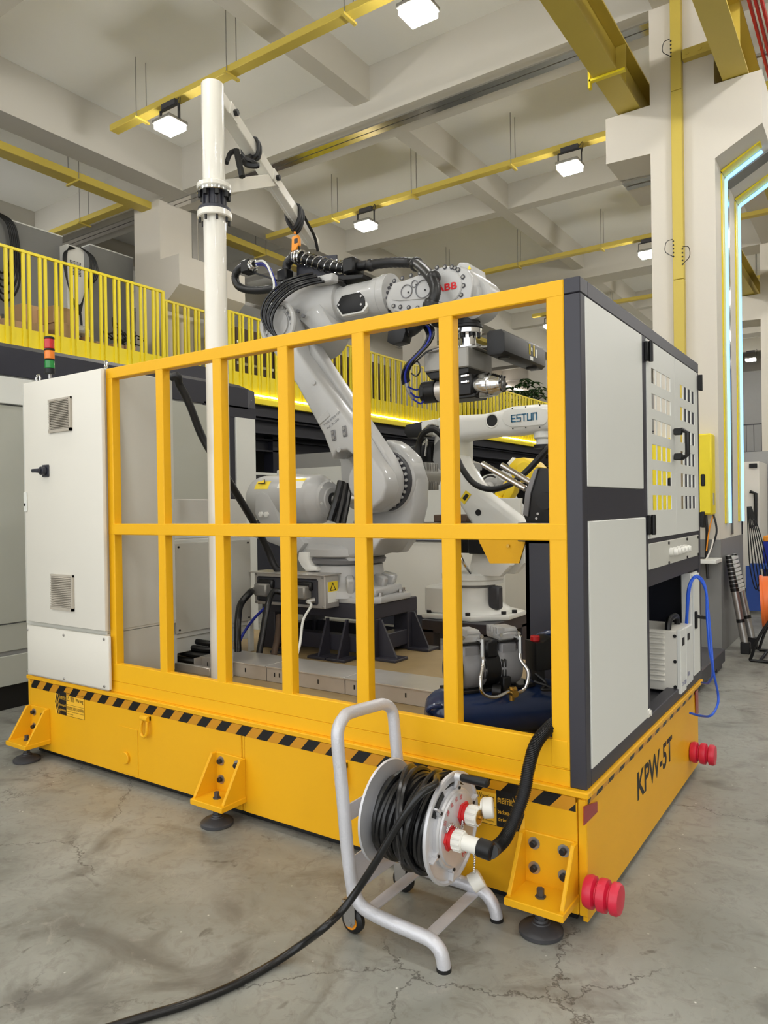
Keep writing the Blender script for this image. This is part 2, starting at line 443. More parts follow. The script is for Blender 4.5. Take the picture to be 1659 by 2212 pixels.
# breaker box on that column
def breaker(x0, x1, y0, y1, z0, z1, label):
    t = thing('breaker_box', label, 'electrical box', ((x0+x1)/2, y0, z0), 'yellow breaker boxes')
    MB().box((x0, y0, z0), (x1, y1, z1), .012).build('housing', RYEL, t)
    MB().box((x0+.006, y0-.012, z0+.01), (x1-.01, y0, z1-.01), .005).build('door', RYEL, t)
    MB().box((x1-.10, y0-.017, (z0+z1)/2-.12), (x1-.06, y0-.01, (z0+z1)/2+.0), .008).build('latch', BLACK, t)
    MB().box((x1, y0+.05, z0+.1), (x1+.008, y0+.09, z0+.22)).build('hinge', ZINC, t)
    return t
breaker(-.80, -0.533, 5.38, 5.58, 1.431, 2.257, 'yellow breaker box on the right column beside the perforated doors')
breaker(-1.13, -.87, 5.44, 5.58, 1.4, 2.24, 'wide yellow box on the column seen through the left perforated door')
breaker(-.80, -.52, 14.03, 14.25, 1.52, 2.55, 'distant yellow breaker box on the next column at the right edge')
t = thing('hanging_cables', 'black and clear cables hanging under the yellow breaker box', 'cable', (-.62, 5.5, 1.5))
for pts, r, m in (([(-0.618, 5.5, 1.439), (-0.607, 5.5, 1.247), (-0.614, 5.5, 1.008), (-0.604, 5.5, 0.769)], .016, RUBBER), ([(-0.534, 5.45, 1.429), (-0.566, 5.45, 1.321), (-0.59, 5.45, 1.178), (-0.604, 5.45, 1.059)], .007, ORANGE), ([(-0.534, 5.45, 1.429), (-0.513, 5.45, 1.344), (-0.506, 5.45, 1.259), (-0.524, 5.45, 1.179), (-0.574, 5.45, 1.036)], .010, RUBBER), ([(-0.528, 5.4, 1.181), (-0.551, 5.4, 1.087), (-0.592, 5.4, 0.991), (-0.623, 5.4, 0.957)], .008, WHITEC)):
    MB().tube(pts, r, 7, 6).build('cable_run', m, t)

# ---------------------------------------------------------------- cable trays with hangers
def tray(p, q, hang, label, w=.14, h=.085, top=None):
    """p, q centre of the underside; hang: list of parameters along it"""
    p, q = V(p), V(q); d = (q-p).normalized(); sd = d.cross(V((0, 0, 1)))
    t = thing('cable_tray', label, 'cable tray', p, 'yellow cable trays')
    MB().obox(p+V((0, 0, h/2)), q+V((0, 0, h/2)), w, h, bev=.006).build('trunking', CYEL, t, 0)
    for s in hang:
        c = p + d*s
        m = MB()
        for k in (-1, 1): m.cyl(c+sd*(k*(w/2+.012))+V((0, 0, -.03)), c+sd*(k*(w/2+.012))+V((0, 0, ZS-c.z)), .006, n=6)
        hg = m.build('hanger_rods', GALV, t)
        MB().obox(c-sd*(w/2+.05)+V((0, 0, -.014)), c+sd*(w/2+.05)+V((0, 0, -.014)), .04, .026).build('cross_bracket', CYEL, t, 0)
    return t
for y, x0, x1, hs, lab in ((3.69, -7.83, 6, (-7.23, -5.53, -3.76, -2.02, -.3, 1.4), 'yellow cable tray nearest overhead, ending above the white mast'),
                      (7.885, -8.9, 6, (-7.25, -5.56, -3.76, -2.0, -.3), 'second yellow cable tray overhead, behind the shiny joint beam'),
                      (12.33, -8.9, 6, (-7.4, -5.62, -3.79, -2.0), 'third yellow cable tray overhead, above the robot wrist'),
                      (16.6, -7.1, 6, (-6.6, -4.9, -3.2, -1.5), 'fourth yellow cable tray, farthest down the hall')):
    tray((x0, y, 6.79), (x1, y, 6.79), [h-x0 for h in hs], lab)
tray((-9.58, -4, 6.76), (-9.58, 20, 6.76), (6.0, 8.2, 12.4, 14.6), 'yellow cable tray running along the left row of columns', .26, .12)
tray((-13, 5.32, 6.78), (-9.7, 5.32, 6.78), (2.0,), 'short yellow cable tray branching left behind the left column', .16, .09)

# ---------------------------------------------------------------- high-bay lamps
def lamp(x, y, label, seen=True, rods=False):
    z = 6.5
    t = thing('high_bay_lamp', label, 'lamp', (x, y, z), 'square high-bay lamps')
    MB().box((x-.17, y-.155, z), (x+.17, y+.155, z+.05), .01).build('housing', GALV, t)
    m = MB()
    for k in (-1, 1): m.box((x+k*.172, y-.02, z+.03), (x+k*.178, y+.02, z+.22))
    m.box((x-.178, y-.02, z+.215), (x+.178, y+.02, z+.222)).box((x-.13, y-.03, z+.222), (x+.13, y+.03, z+.29)).build('bracket', GREYD, t, 0)
    MB().box((x-.15, y-.135, z-.065), (x+.15, y+.135, z-.001), .006).build('lens', FLENS, t, 0)
    MB().tube([(x+.14, y, z+.25), (x+.18, y, z+.30), (x+.2, y, z+.27), (x+.17, y, z+.1)], .006, 5, 4).build('flex', INK, t)
    if rods: MB().cyl((x-.1, y, z+.28), (x-.1, y, ZS), .006, n=6).cyl((x+.1, y, z+.28), (x+.1, y, ZS), .006, n=6).build('suspension_rods', GALV, t)
    return t
for x, y, lab in ((-6.6, 3.64, 'bright square lamp under the nearest cable tray, left of the white mast'), (-2.88, 3.66, 'bright square lamp at the top edge of the picture'),
                  (-2.83, 7.8, 'bright square lamp left of the right column corbel'), (-6.5, 7.8, 'bright square lamp beyond the white jib arm'),
                  (-2.88, 12.3, 'bright square lamp half hidden by the right column'), (-6.58, 16.6, 'small bright lamp seen through the top right fence opening')):
    lamp(x, y, lab)
k = 0
for y in (-5, -.6, 3.66, 7.8, 12.3, 16.6, 21):
    for x in (-17, -13, 1.0, 4.7, 8.4):
        if y > 12 and x in (8.4, -17) or (x, y) == (-13, 7.8): continue
        lamp(x, y, 'square lamp hanging in the bays beside the hall aisle')
for x, y in ((-6.6, -.6), (-2.88, -.6), (-6.6, -5), (-2.88, -5), (-2.8, 16.6), (-2.8, 21), (-6.6, 21), (-6.6, 25.4), (-2.8, 25.4), (.9, 25.4)):
    lamp(x, y, 'square lamp hanging over the hall aisle')

# ================================================================ the yellow transfer platform
HB, ZBOT = .506, .05
LX, WY = 3.70, 2.04
pf = thing('transfer_platform', 'long low yellow transfer platform with hazard tape carrying the robot cell', 'platform', (-1.85, 1.0, 0))
MB().box((-LX+.01, .02, ZBOT), (-.03, WY-.02, HB-.02)).build('chassis', YEL, pf, 0)
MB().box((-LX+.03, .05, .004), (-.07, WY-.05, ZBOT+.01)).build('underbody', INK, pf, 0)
MB().box((-LX+.012, .012, HB-.02), (-.016, WY-.012, HB-.001)).build('deck', DECK, pf, 0)
xs = -1.752
MB().box((-LX+.035, -.004, ZBOT), (xs-.012, .022, HB-.045), .003).box((xs+.012, -.004, ZBOT), (-.045, .022, HB-.045), .003).build('front_panel', YEL, pf, 0)
MB().box((-LX+.005, .0, ZBOT), (-LX+.03, .025, HB-.03)).build('corner_strip', YEL, pf, 0)
MB().box((xs-.008, -.001, ZBOT), (xs+.008, .024, HB-.03), .003).build('corner_strip', YEL, pf, 0)
MB().box((-.042, -.004, ZBOT), (-.0125, .03, HB-.03), .003).build('corner_strip', YEL, pf, 0)
MB().box((-.0305, .001, ZBOT-.02), (-.011, WY-.1, HB-.0245), .003).build('side_panel', YEL, pf, 0)
MB().box((-LX, -.012, HB-.024), (0, .03, HB), .004).box((-.03, .0305, HB-.024), (0, WY, HB), .004).build('deck_flange', YEL, pf, 0)
MB().box((-LX+.05, -.006, 0.428), (-.05, -.0045, HB-.026)).build('hazard_tape', TAPE_F, pf, 0)
MB().box((-.0105, .015, .457), (-.0095, WY-.12, .488)).build('hazard_tape', TAPE_S, pf, 0)
# adjustable feet
def jack(x):
    b = MB().box((x-.105, -.012, .115), (x+.105, -.003, .318), .003).box((x-.112, -.172, .10), (x+.112, -.003, .128), .003)
    for k in (-1, 1):
        xx = x + k*.1
        b.prism([(xx-.008, -.004, .318), (xx-.008, -.04, .318), (xx-.008, -.155, .135), (xx-.008, -.155, .12), (xx-.008, -.004, .12)], (.016, 0, 0), .003, 1)
    br = b.build('jack_bracket', YEL, pf, 0)
    for dx in (-.058, .058):
        for z in (.185, .278):
            MB().cyl((x+dx, -.012, z), (x+dx, -.016, z), .023, n=20).build('washer', ZINC, br)
            MB().cyl((x+dx, -.016, z), (x+dx, -.034, z), .0125, n=12, bev=.002).build('bolt', RUBBER, br)
    ft = MB().lathe((x, -.098, 0), (0, 0, 1), [(.07, 0), (.08, .003), (.08, .016), (.068, .026), (.034, .038), (.032, .042), (.026, .044), (.023, .05), (.023, .052)], 32).cyl((x, -.098, .05), (x, -.098, .088), .021, n=6).cyl((x, -.098, .085), (x, -.098, .16), .014, n=6).cyl((x, -.098, .127), (x, -.098, .134), .02, n=6)
    ft.build('levelling_foot', FOOTM, pf, 35)
for x in (-3.553, -1.841, -.152): jack(x)
# towing rings
def tow(px, pz):
    r = MB().cyl((px-.03, -.018, pz), (px+.03, -.018, pz), .017, n=14).box((px-.03, -.018, pz-.016), (px+.03, .0, pz+.016), .004).build('tow_ring_lug', YEL, pf)
    MB().tube([(px-.02, -.022, pz-.008), (px-.026, -.028, pz-.05), (px-.022, -.03, pz-.085), (px, -.031, pz-.098), (px+.022, -.03, pz-.085), (px+.026, -.028, pz-.05), (px+.02, -.022, pz-.008)], .0085, 8, 5).build('tow_ring', YEL, r)
tow(*(-2.49, 0.406)); tow(*(-1.126, 0.404))
ax0, ax1 = -2.744, -2.575
MB().box((ax0, -.0075, 0.061), (ax1, -.004, 0.325), .0015).build('access_panel', YEL, pf, 0)
kx, kz = (-2.678, 0.151)
MB().cyl((kx, -.007, kz), (kx, -.022, kz), .034, n=24, bev=.003).build('round_cover', YEL, pf)
# bumpers
def bump(y, z):
    MB().lathe((-.011, y, z), (1, 0, 0), [(.03, 0), (.052, .004), (.058, .02), (.056, .036), (.040, .043), (.040, .047), (.056, .054), (.058, .07), (.056, .082), (.040, .089), (.040, .093), (.055, .1), (.056, .118), (.050, .128), (.02, .131), (0, .131)], 28).build('bumper', RED, pf, 50, label='red polyurethane ribbed bumper')
bump(*(-0.028, 0.163)); bump(*(1.728, 0.162))
MB().prism([(-0.008, -0.042, 0.471), (-0.008, 0.105, 0.438), (-0.008, 0.104, 0.399), (-0.008, -0.045, 0.403)], (.003, 0, 0)).build('reflector', REFL, pf, 0, label='red reflector strip')
MB().prism([(-0.008, 1.846, 0.472), (-0.008, 1.922, 0.469), (-0.008, 1.927, 0.331), (-0.008, 1.863, 0.33)], (.003, 0, 0)).build('reflector', REFL, pf, 0, label='red reflector strip')
text('KPW-5T', 'lettering', INK, pf, (-.011, .98, .309), (0, 1, 0), (0, 0, 1), .125, .64, bold=.025)
# warning plates on the front
def sticker(x0, x1, z0, z1, fwd):
    y = -.0048
    st = MB().box((x0, y-.0008, z0), (x1, y, z1)).build('warning_sticker', INKY, pf, 0)
    y -= .001
    W, H = x1-x0, z1-z0
    X = (lambda f: x0+W*f) if fwd else (lambda f: x1-W*f)
    Zf = lambda f: z0+H*f
    d = (0, -.0004, 0)
    MB().prism([(X(.18), y, Zf(1)), (X(.395), y, Zf(1)), (X(.395), y, Zf(0)), (X(.18), y, Zf(0)), (X(.11), y, Zf(.5))], d).build('black_field', INK, st, 0)
    for a in (.0, .055):
        MB().prism([(X(a+.085), y, Zf(1)), (X(a+.12), y, Zf(1)), (X(a+.035), y, Zf(.5)), (X(a+.12), y, Zf(0)), (X(a+.085), y, Zf(0)), (X(a), y, Zf(.5))], d).build('chevron', INK, st, 0)
    m = MB()
    for a, b2, c, e in ((.4, 1, .985, 1), (.4, 1, 0, .012), (.4, 1, .49, .5), (.995, 1, 0, 1)):
        m.box((X(a), y, Zf(c)), (X(b2), y-.0004, Zf(e)))
    m.build('ruled_lines', INK, st, 0)
    U, Vv = (1, 0, 0), (0, 0, 1)
    y -= .0006
    word = ('向前行驶', 'Forward', 'driving') if fwd else ('向后行驶', 'backward', 'driving')
    for s, f, hh in zip(word, (.74, .43, .2), (.17, .12, .13)): text(s, 'lettering', INKY, st, (X(.27), y, Zf(f)), U, Vv, H*hh, W*.21)
    text('警告', 'lettering', INK, st, (X(.60 if fwd else .80), y, Zf(.76)), U, Vv, H*.22, W*.13)
    text('Warning', 'lettering', INK, st, (X(.84 if fwd else .55), y, Zf(.74)), U, Vv, H*.2, W*.25)
    text('超载危险 注意行人及障碍物', 'lettering', INK, st, (X(.70), y, Zf(.36)), U, Vv, H*.15, W*.55)
    text('Danger of overload. Pay attention to pedestrians', 'lettering', INK, st, (X(.70), y, Zf(.21)), U, Vv, H*.055, W*.55)
    text('and obstacles', 'lettering', INK, st, (X(.53), y, Zf(.11)), U, Vv, H*.05, W*.2)
    tx, tz = X(.46 if fwd else .93), Zf(.76)
    MB().prism([(tx-W*.04, y, tz-H*.1), (tx+W*.04, y, tz-H*.1), (tx, y, tz+H*.12)], d).build('warning_triangle', INK, st, 0)
    MB().prism([(tx-W*.024, y-.0005, tz-H*.075), (tx+W*.024, y-.0005, tz-H*.075), (tx, y-.0005, tz+H*.07)], d).build('warning_triangle', INKY, st, 0)
sx0, sz1 = (-3.384, 0.438); sx1, sz0 = (-3.076, 0.3)
sticker(sx0, sx1, 0.303, 0.445, True)
sticker(-0.548, -0.25, 0.302, 0.444, False)

# ================================================================ the yellow safety fence
YF = .0135
fn = thing('safety_fence', 'yellow steel safety fence of square openings along the platform front', 'fence', (-1.45, YF+.03, HB))
FD = .055
posts = [(-2.839, -2.785), (-2.397, -2.339), (-1.947, -1.886), (-1.5, -1.435), (-1.054, -.988), (-.609, -.544), (-.145, -.0764)]
for a, b in posts:
    MB().box((a, YF, .66), (b, YF+FD, 2.33), .004, 1).build('post', YELS, fn, 0)
MB().box((-2.839, YF-.001, 2.322), (-.0764, YF+FD, 2.3834), .004).build('top_rail', YELS, fn, 0)
MB().box((-2.839, YF-.001, 1.418), (-.0764, YF+FD, 1.4816), .004).build('middle_rail', YELS, fn, 0)
MB().box((-2.839, YF-.001, .568), (-.0764, YF+FD-.02, .672), .003).build('kick_plate', YELS, fn, 0)
MB().box((-2.839, YF, HB), (-.0764, YF+FD, .5675), .002).build('sole_plate', YELS, fn, 0)
MB().box((-.145, YF-.004, .575), (-.083, YF, .676), .002).build('weld_plate', YELS, fn, 0)

# ================================================================ tall cream control cabinet at the left end
cc = thing('control_cabinet', 'tall cream control cabinet with two vent grilles on the platform left end', 'cabinet', (-3.27, .25, HB))
CX0, CX1 = -3.70, -2.845
MB().box((CX0, -.004, .835), (CX1, .5, 2.388), .004).build('housing', CABG, cc, 0)
MB().box((CX0+.004, -.002, HB), (CX1, .48, .845), .003).build('plinth', CABG, cc, 0)
MB().box((CX1-.001, .005, .855), (CX1+.004, .498, 2.385), .002).build('side_sheet', CABG, cc, 0)
door = MB().box((-3.635, -.034, .862), (-2.818, -.008, 2.378), .006, 2).build('door', CAB, cc)
pp = MB().box((-3.652, -.026, .522), (-2.8, -.006, .834), .006, 2).build('plinth_panel', CAB, cc)
for px, py in ((60, 1360), (138, 1372), (225, 1381), (60, 1449), (139, 1466), (226, 1483)):
    c = V((0, 0, 0)); 
for c in ((-3.645, -0.026, 0.804), (-3.244, -0.026, 0.803), (-2.84, -0.026, 0.814), (-3.653, -0.026, 0.539), (-3.247, -0.026, 0.537), (-2.843, -0.026, 0.54)):
    MB().cyl(c, (c[0], c[1]-.006, c[2]), .008, n=10, bev=.002).build('screw', ZINC, pp)
def grille(x0, x1, z0, z1):
    y = -.034
    g = MB().box((x0, y-.006, z0), (x0+.012, y, z1)).box((x1-.016, y-.014, z0), (x1, y, z1)).box((x0, y-.012, z1-.012), (x1, y, z1)).box((x0, y-.014, z0), (x1, y, z0+.018)).box((x0, y-.001, z0), (x1, y, z1)).build('vent_frame', BEIGE, door, 0)
    n = 17; st = (z1-z0-.03)/n
    for k in range(n):
        z = z0+.02+st*k
        MB().prism([(x0+.006, y-.001, z+st*.95), (x0+.006, y-.017, z+st*.30), (x0+.006, y-.017, z+st*.02), (x0+.006, y-.001, z+st*.6)], (x1-x0-.02, 0, 0)).build('slat', BEIGE, door, 0)
VG = (-3.342, 2.041), (-3.106, 2.245)
grille(VG[0][0], VG[1][0], VG[0][1], VG[1][1])
VG = (-3.35, 0.958), (-3.114, 1.174)
grille(VG[0][0], VG[1][0], VG[0][1], VG[1][1])
sx, sz = (-3.389, 1.811)
sw = MB().box((sx-.035, -.044, sz-.038), (sx+.035, -.034, sz+.038), .004).build('switch_plate', DARK2, door, 0)
MB().cyl((sx, -.044, sz), (sx, -.075, sz), .026, n=18, bev=.003).box((sx-.012, -.10, sz-.012), (sx+.012, -.07, sz+.012), .003).box((sx-.05, -.105, sz-.01), (sx+.018, -.085, sz+.012), .004).build('rotary_knob', DARK2, door)
lx, lz = (-3.622, 1.623)
MB().box((lx-.016, -.044, lz-.062), (lx+.016, -.034, lz+.062), .003).build('lock_plate', PANEL, door, 0)
MB().cyl((lx, -.044, lz-.018), (lx, -.047, lz-.018), .009, n=12).build('keyhole', INK, door)
for x, y in ((-3.62, .06), (-2.90, .06), (-2.90, .44), (-3.62, .44)):
    MB().cyl((x, y, 2.386), (x, y, 2.398), .018, n=12).torus((x, y, 2.422), (0, 1, 0) if x < -3 else (.3, 1, 0), .022, .0065, 18, 8).build('eye_bolt', CHROME, cc)
# signal tower standing on it
st = thing('signal_tower', 'red, orange and green signal tower standing on the cream control cabinet', 'signal light', (-3.5, .12, 2.388))
tx = -3.586
TZ = [2.697, 2.682, 2.619, 2.607, 2.552, 2.543, 2.492, 2.456]
def seg(z0, z1, r, m, nm): MB().cyl((tx, .12, z0), (tx, .12, z1), r, n=24, bev=.003).build(nm, m, st)
seg(TZ[1], TZ[0], .032, BLACK, 'cap'); seg(TZ[2], TZ[1], .031, LRED, 'red_lens'); seg(TZ[3], TZ[2], .033, BLACK, 'collar'); seg(TZ[4], TZ[3], .031, LORG, 'orange_lens')
seg(TZ[5], TZ[4], .033, BLACK, 'collar'); seg(TZ[6], TZ[5], .031, LGRN, 'green_lens'); seg(TZ[7], TZ[6], .032, BLACK, 'socket')
MB().cyl((tx, .12, 2.388), (tx, .12, TZ[7]), .012, n=12).cyl((tx, .12, 2.388), (tx, .12, 2.42), .04, .014, n=16).build('stem', ZINC, st)

# ================================================================ grey tool cabinet on the right side
XF = -.0136
tc = thing('tool_cabinet', 'anthracite framed tool cabinet with grey panels closing the platform right end', 'cabinet', (-.2, 1.05, HB))
f = MB()
MB().box((-.0764, YF, HB), (XF, .064, 2.325), .003).build('corner_post', DARK, tc, 0)
MB().box((-.0764, YF, 2.327), (XF, .10, 2.384), .003).build('post_cap', DARK, tc, 0)
MB().box((-.0764, .10, 2.325), (XF, 2.081, 2.3845), .003).build('top_rail', DARK, tc, 0)
MB().box((-.0764, .064, HB), (XF, 2.08, .567), .003).build('bottom_rail', DARK, tc, 0)
MB().box((-.0764, .064, 1.49), (XF-.001, .835, 1.616), .002).build('middle_rail', DARK, tc, 0)
MB().box((-.0764, .835, .567), (XF, .905, 2.325), .002).build('middle_post', DARK, tc, 0)
MB().box((-.092, 2.03, .567), (XF, 2.08, 2.325), .002).build('rear_post', DARK, tc, 0)
MB().box((-.06, .905, 1.366), (XF-.002, 2.03, 1.386)).box((-.06, .905, 1.163), (XF-.002, 2.03, 1.240)).build('cross_rail', DARK, tc, 0)
MB().box((-.05, .066, 1.618), (XF+.002, .832, 2.322), .003).build('upper_panel', PANEL, tc, 0)
MB().box((-.05, .072, .567), (XF+.002, .86, 1.489), .003).build('lower_panel', PANEL, tc, 0)
MB().cyl((XF, .875, .585), (XF+.012, .875, .585), .014, n=12).box((XF, .845, .565), (XF+.006, .885, .605), .003).build('white_latch', WHITEC, tc)
# back box of the lower half
HXL = -0.615
MB().box((HXL, .88, HB), (HXL+.02, 2.06, 1.38)).box((HXL, .88, HB), (-.07, .9, 1.38)).box((HXL, 2.06, HB), (-.07, 2.08, 1.38)).box((HXL, .88, 1.36), (-.05, 2.08, 1.38)).box((HXL, .9, 1.16), (-.05, 2.06, 1.175)).build('lower_housing', DARK2, tc, 0)
MB().box((HXL, .898, HB), (-.03, 2.06, .53)).build('niche_floor', GREYD, tc, 0)
MB().box((-.42, .876, .98), (-.09, .88, 1.08), .001).box((-.42, .876, 1.09), (-.09, .88, 1.35), .001).box((-.42, .876, .53), (-.09, .88, .97), .001).build('housing_seams', DARK, tc, 0)
# perforated doors
def perforated(y0, y1, hy, name):
    x0, x1 = XF-.0, XF+.004
    z0, z1 = 1.388, 2.318
    m = MB(); ys = [y0]
    for k in range(4): ys += [hy+.098*k, hy+.098*k+.082 - (.016 if name == 'right' else 0)]
    ys.append(y1)
    zs = [z0]
    for k in range(6): zs += [1.520+.1205*k, 1.592+.1205*k]
    zs.append(z1)
    for i in range(0, len(zs), 2): m.box((x0, y0, zs[i]), (x1, y1, zs[i+1]))
    for i in range(1, len(zs)-1, 2):
        for j in range(0, len(ys), 2): m.box((x0, ys[j], zs[i]), (x1, ys[j+1], zs[i+1]))
    return m.build('perforated_door', PANEL, tc, 0)
dl = perforated(.90, 1.452, .981, 'left'); dr = perforated(1.456, 2.026, 1.575, 'right')
for y, z in ((.897, 2.255), (.907, 1.453)):
    MB().box((XF, y-.026, z-.045), (XF+.018, y-.002, z+.045), .003).box((XF+.01, y+.002, z-.045), (XF+.03, y+.026, z+.045), .003).cyl((XF+.024, y, z-.047), (XF+.024, y, z+.047), .009, n=10).build('hinge', BLACK, dl)
for y, z in ((2.03, 2.26), (2.045, 1.453)):
    MB().box((XF+.01, y-.026, z-.045), (XF+.03, y-.002, z+.045), .003).cyl((XF+.024, y, z-.047), (XF+.024, y, z+.047), .009, n=10).build('hinge', BLACK, dr)
MB().tube([(XF+.01, 1.40, 1.925), (XF+.05, 1.40, 1.93), (XF+.075, 1.40, 1.915), (XF+.075, 1.40, 1.80), (XF+.05, 1.40, 1.785), (XF+.01, 1.40, 1.79)], .013, 8).box((XF+.01, 1.385, 1.905), (XF+.05, 1.415, 1.94), .004).box((XF+.01, 1.385, 1.775), (XF+.05, 1.415, 1.81), .004).build('pull_handle', BLACK, dl)
kp = MB().box((XF-.01, .912, 1.242), (XF+.003, 2.015, 1.364), .002).build('knob_panel', CABG, tc, 0)
for k in range(5):
    y = 1.315+.077*k
    MB().cyl((XF+.003, y, 1.303), (XF+.022, y, 1.303), .022, n=18).cyl((XF+.022, y, 1.303), (XF+.042, y, 1.303), .02, .016, n=14, bev=.003).build('knob', WHITEC, kp)
for y, z in ((1.28, 1.35), (1.70, 1.352), (1.28, 1.25), (1.70, 1.252), (1.99, 1.35), (1.99, 1.25)):
    MB().cyl((XF+.003, y, z), (XF+.008, y, z), .008, n=8).build('screw', INK, kp)

# chiller in the niche
ch = thing('water_chiller', 'cream water chiller with louvred side and black handle in the cabinet niche', 'chiller', (-.2, 1.62, .53))
MB().box((-.42, 1.475, .548), (-.004, 1.775, .872), .004).build('housing', CAB, ch, 0)
MB().box((-.02, 1.472, .54), (0, 1.60, .878), .002).box((-.02, 1.61, .555), (-.001, 1.775, .87), .002).build('front_cover', PANEL, ch, 0)
for c in range(2):
    for k in range(10):
        x0 = -.30+.155*c - .03; z = .60+.0285*k
        MB().prism([(x0, 1.475, z), (x0, 1.462, z+.002), (x0, 1.466, z+.010), (x0, 1.475, z+.014)], (.092, 0, 0), .002, 1).build('louvre', CAB, ch)
for z in (.575, .71, .845): MB().cyl((-.03, 1.475, z), (-.03, 1.470, z), .009, n=10).build('screw', INK, ch)
MB().tube([(-.33, 1.60, .872), (-.32, 1.60, .91), (-.27, 1.60, .925), (-.18, 1.60, .925), (-.13, 1.60, .91), (-.12, 1.60, .872)], .018, 8, 2).build('carry_handle', BLACK, ch) if False else MB().tube([(-.07, 1.50, .872), (-.07, 1.51, .905), (-.07, 1.55, .925), (-.07, 1.67, .925), (-.07, 1.71, .905), (-.07, 1.72, .872)], .017, 8, 2).build('carry_handle', BLACK, ch)
MB().box((-.4, 1.52, .872), (-.3, 1.62, .9), .006).build('filler_cap', BLACK, ch)
MB().box((-.0005, 1.505, .79), (.001, 1.56, .832)).build('display', INK, ch, 0)
MB().box((-.0005, 1.64, .80), (.003, 1.68, .835)).build('power_switch', INK, ch, 0)
for x in (-.38, -.05):
    for y in (1.5, 1.75): MB().cyl((x, y, .53), (x, y, .55), .02, n=12).build('foot', RUBBER, ch)
text('CW-3000', 'lettering', DBLUE, ch, (.0005, 1.545, .587), (0, 1, 0), (0, 0, 1), .022, .10)
text('S&A', 'lettering', DBLUE, ch, (.0005, 1.66, .615), (0, 1, 0), (0, 0, 1), .024, .05)
# white box behind it
wb = thing('wall_box', 'narrow white steel box with a black lever standing beside the chiller', 'electrical box', (-.15, 1.93, .53))
MB().box((-.075, 1.84, .53), (-.02, 2.02, 1.15), .004).build('housing', WHITEP, wb, 0)
MB().box((-.02, 1.85, .56), (-.008, 2.01, 1.14), .003).build('door', PANEL, wb, 0)
MB().box((-.008, 1.86, .83), (.004, 1.89, .93), .004).obox((.0, 1.875, .90), (.05, 1.95, .885), .02, .022, bev=.004).build('lever_handle', BLACK, wb, 0)

# blue hose looping out of the niche
bh = thing('blue_air_hose', 'bright blue air hose looping out of the cabinet niche towards the floor', 'hose', (0, 1.8, .55))
MB().tube([(-0.04, 1.781, 0.834), (-0.03, 1.762, 0.917), (-0.01, 1.722, 1.078), (0.02, 1.77, 1.143), (0.06, 1.799, 1.095), (0.09, 1.731, 0.955), (0.11, 1.699, 0.758), (0.13, 1.631, 0.646), (0.14, 1.697, 0.509), (0.14, 1.666, 0.453), (0.12, 1.595, 0.415), (0.06, 1.641, 0.394), (0.0, 1.668, 0.394)], .0065, 8, 8).build('hose_loop', BLUE, bh)
MB().tube([(-0.03, 1.77, 0.863), (-0.02, 1.752, 0.971), (0.0, 1.733, 1.098), (0.03, 1.756, 1.136), (0.07, 1.769, 1.065), (0.1, 1.637, 0.942), (0.12, 1.58, 0.778), (0.13, 1.607, 0.676), (0.12, 1.646, 0.612), (0.08, 1.734, 0.554), (0.02, 1.897, 0.516)], .0065, 8, 8).build('hose_loop', BLUE, bh)

# ================================================================ robot pedestal on the deck
pd = thing('robot_pedestal', 'anthracite welded steel pedestal under the big grey robot', 'pedestal', (-2.5, 1.75, HB))
PX0, PX1, PY0, PY1, PZ = -3.02, -2.0, 1.46, 2.06, .885
for x in (PX0, PX1-.13):
    for y in (PY0, PY1-.13): MB().box((x, y, HB), (x+.13, y+.13, PZ-.1), .006).build('leg', DARK, pd, 0)
MB().box((PX0, PY0, PZ-.105), (PX1, PY1, PZ), .006).build('top_frame', DARK, pd, 0)
for y in (PY0+.012, PY1-.1): MB().box((PX0+.1, y, HB+.04), (PX1-.1, y+.09, HB+.15), .004).build('cross_member', DARK, pd, 0)
for x in (PX0+.012, PX1-.1): MB().box((x, PY0+.1, HB+.04), (x+.09, PY1-.1, HB+.15), .004).build('cross_member', DARK, pd, 0)
for x, y, sx, sy in ((PX1, PY1-.07, 1, 0), (PX1, PY0+.1, 1, 0), (PX0+.3, PY0, 0, -1), (PX1-.2, PY0, 0, -1), (PX0+.65, PY0, 0, -1)):
    m = MB()
    if sx: m.box((x, y-.08, HB), (x+.18, y+.08, HB+.018), .003).prism([(x, y-.008, HB+.27), (x+.02, y-.008, HB+.27), (x+.14, y-.008, HB+.018), (x, y-.008, HB+.018)], (0, .016, 0))
    else: m.box((x-.08, y-.15, HB), (x+.08, y, HB+.018), .003).prism([(x-.008, y, HB+.27), (x-.008, y-.02, HB+.27), (x-.008, y-.12, HB+.018), (x-.008, y, HB+.018)], (.016, 0, 0))
    m.build('gusset_foot', DARK, pd, 0)

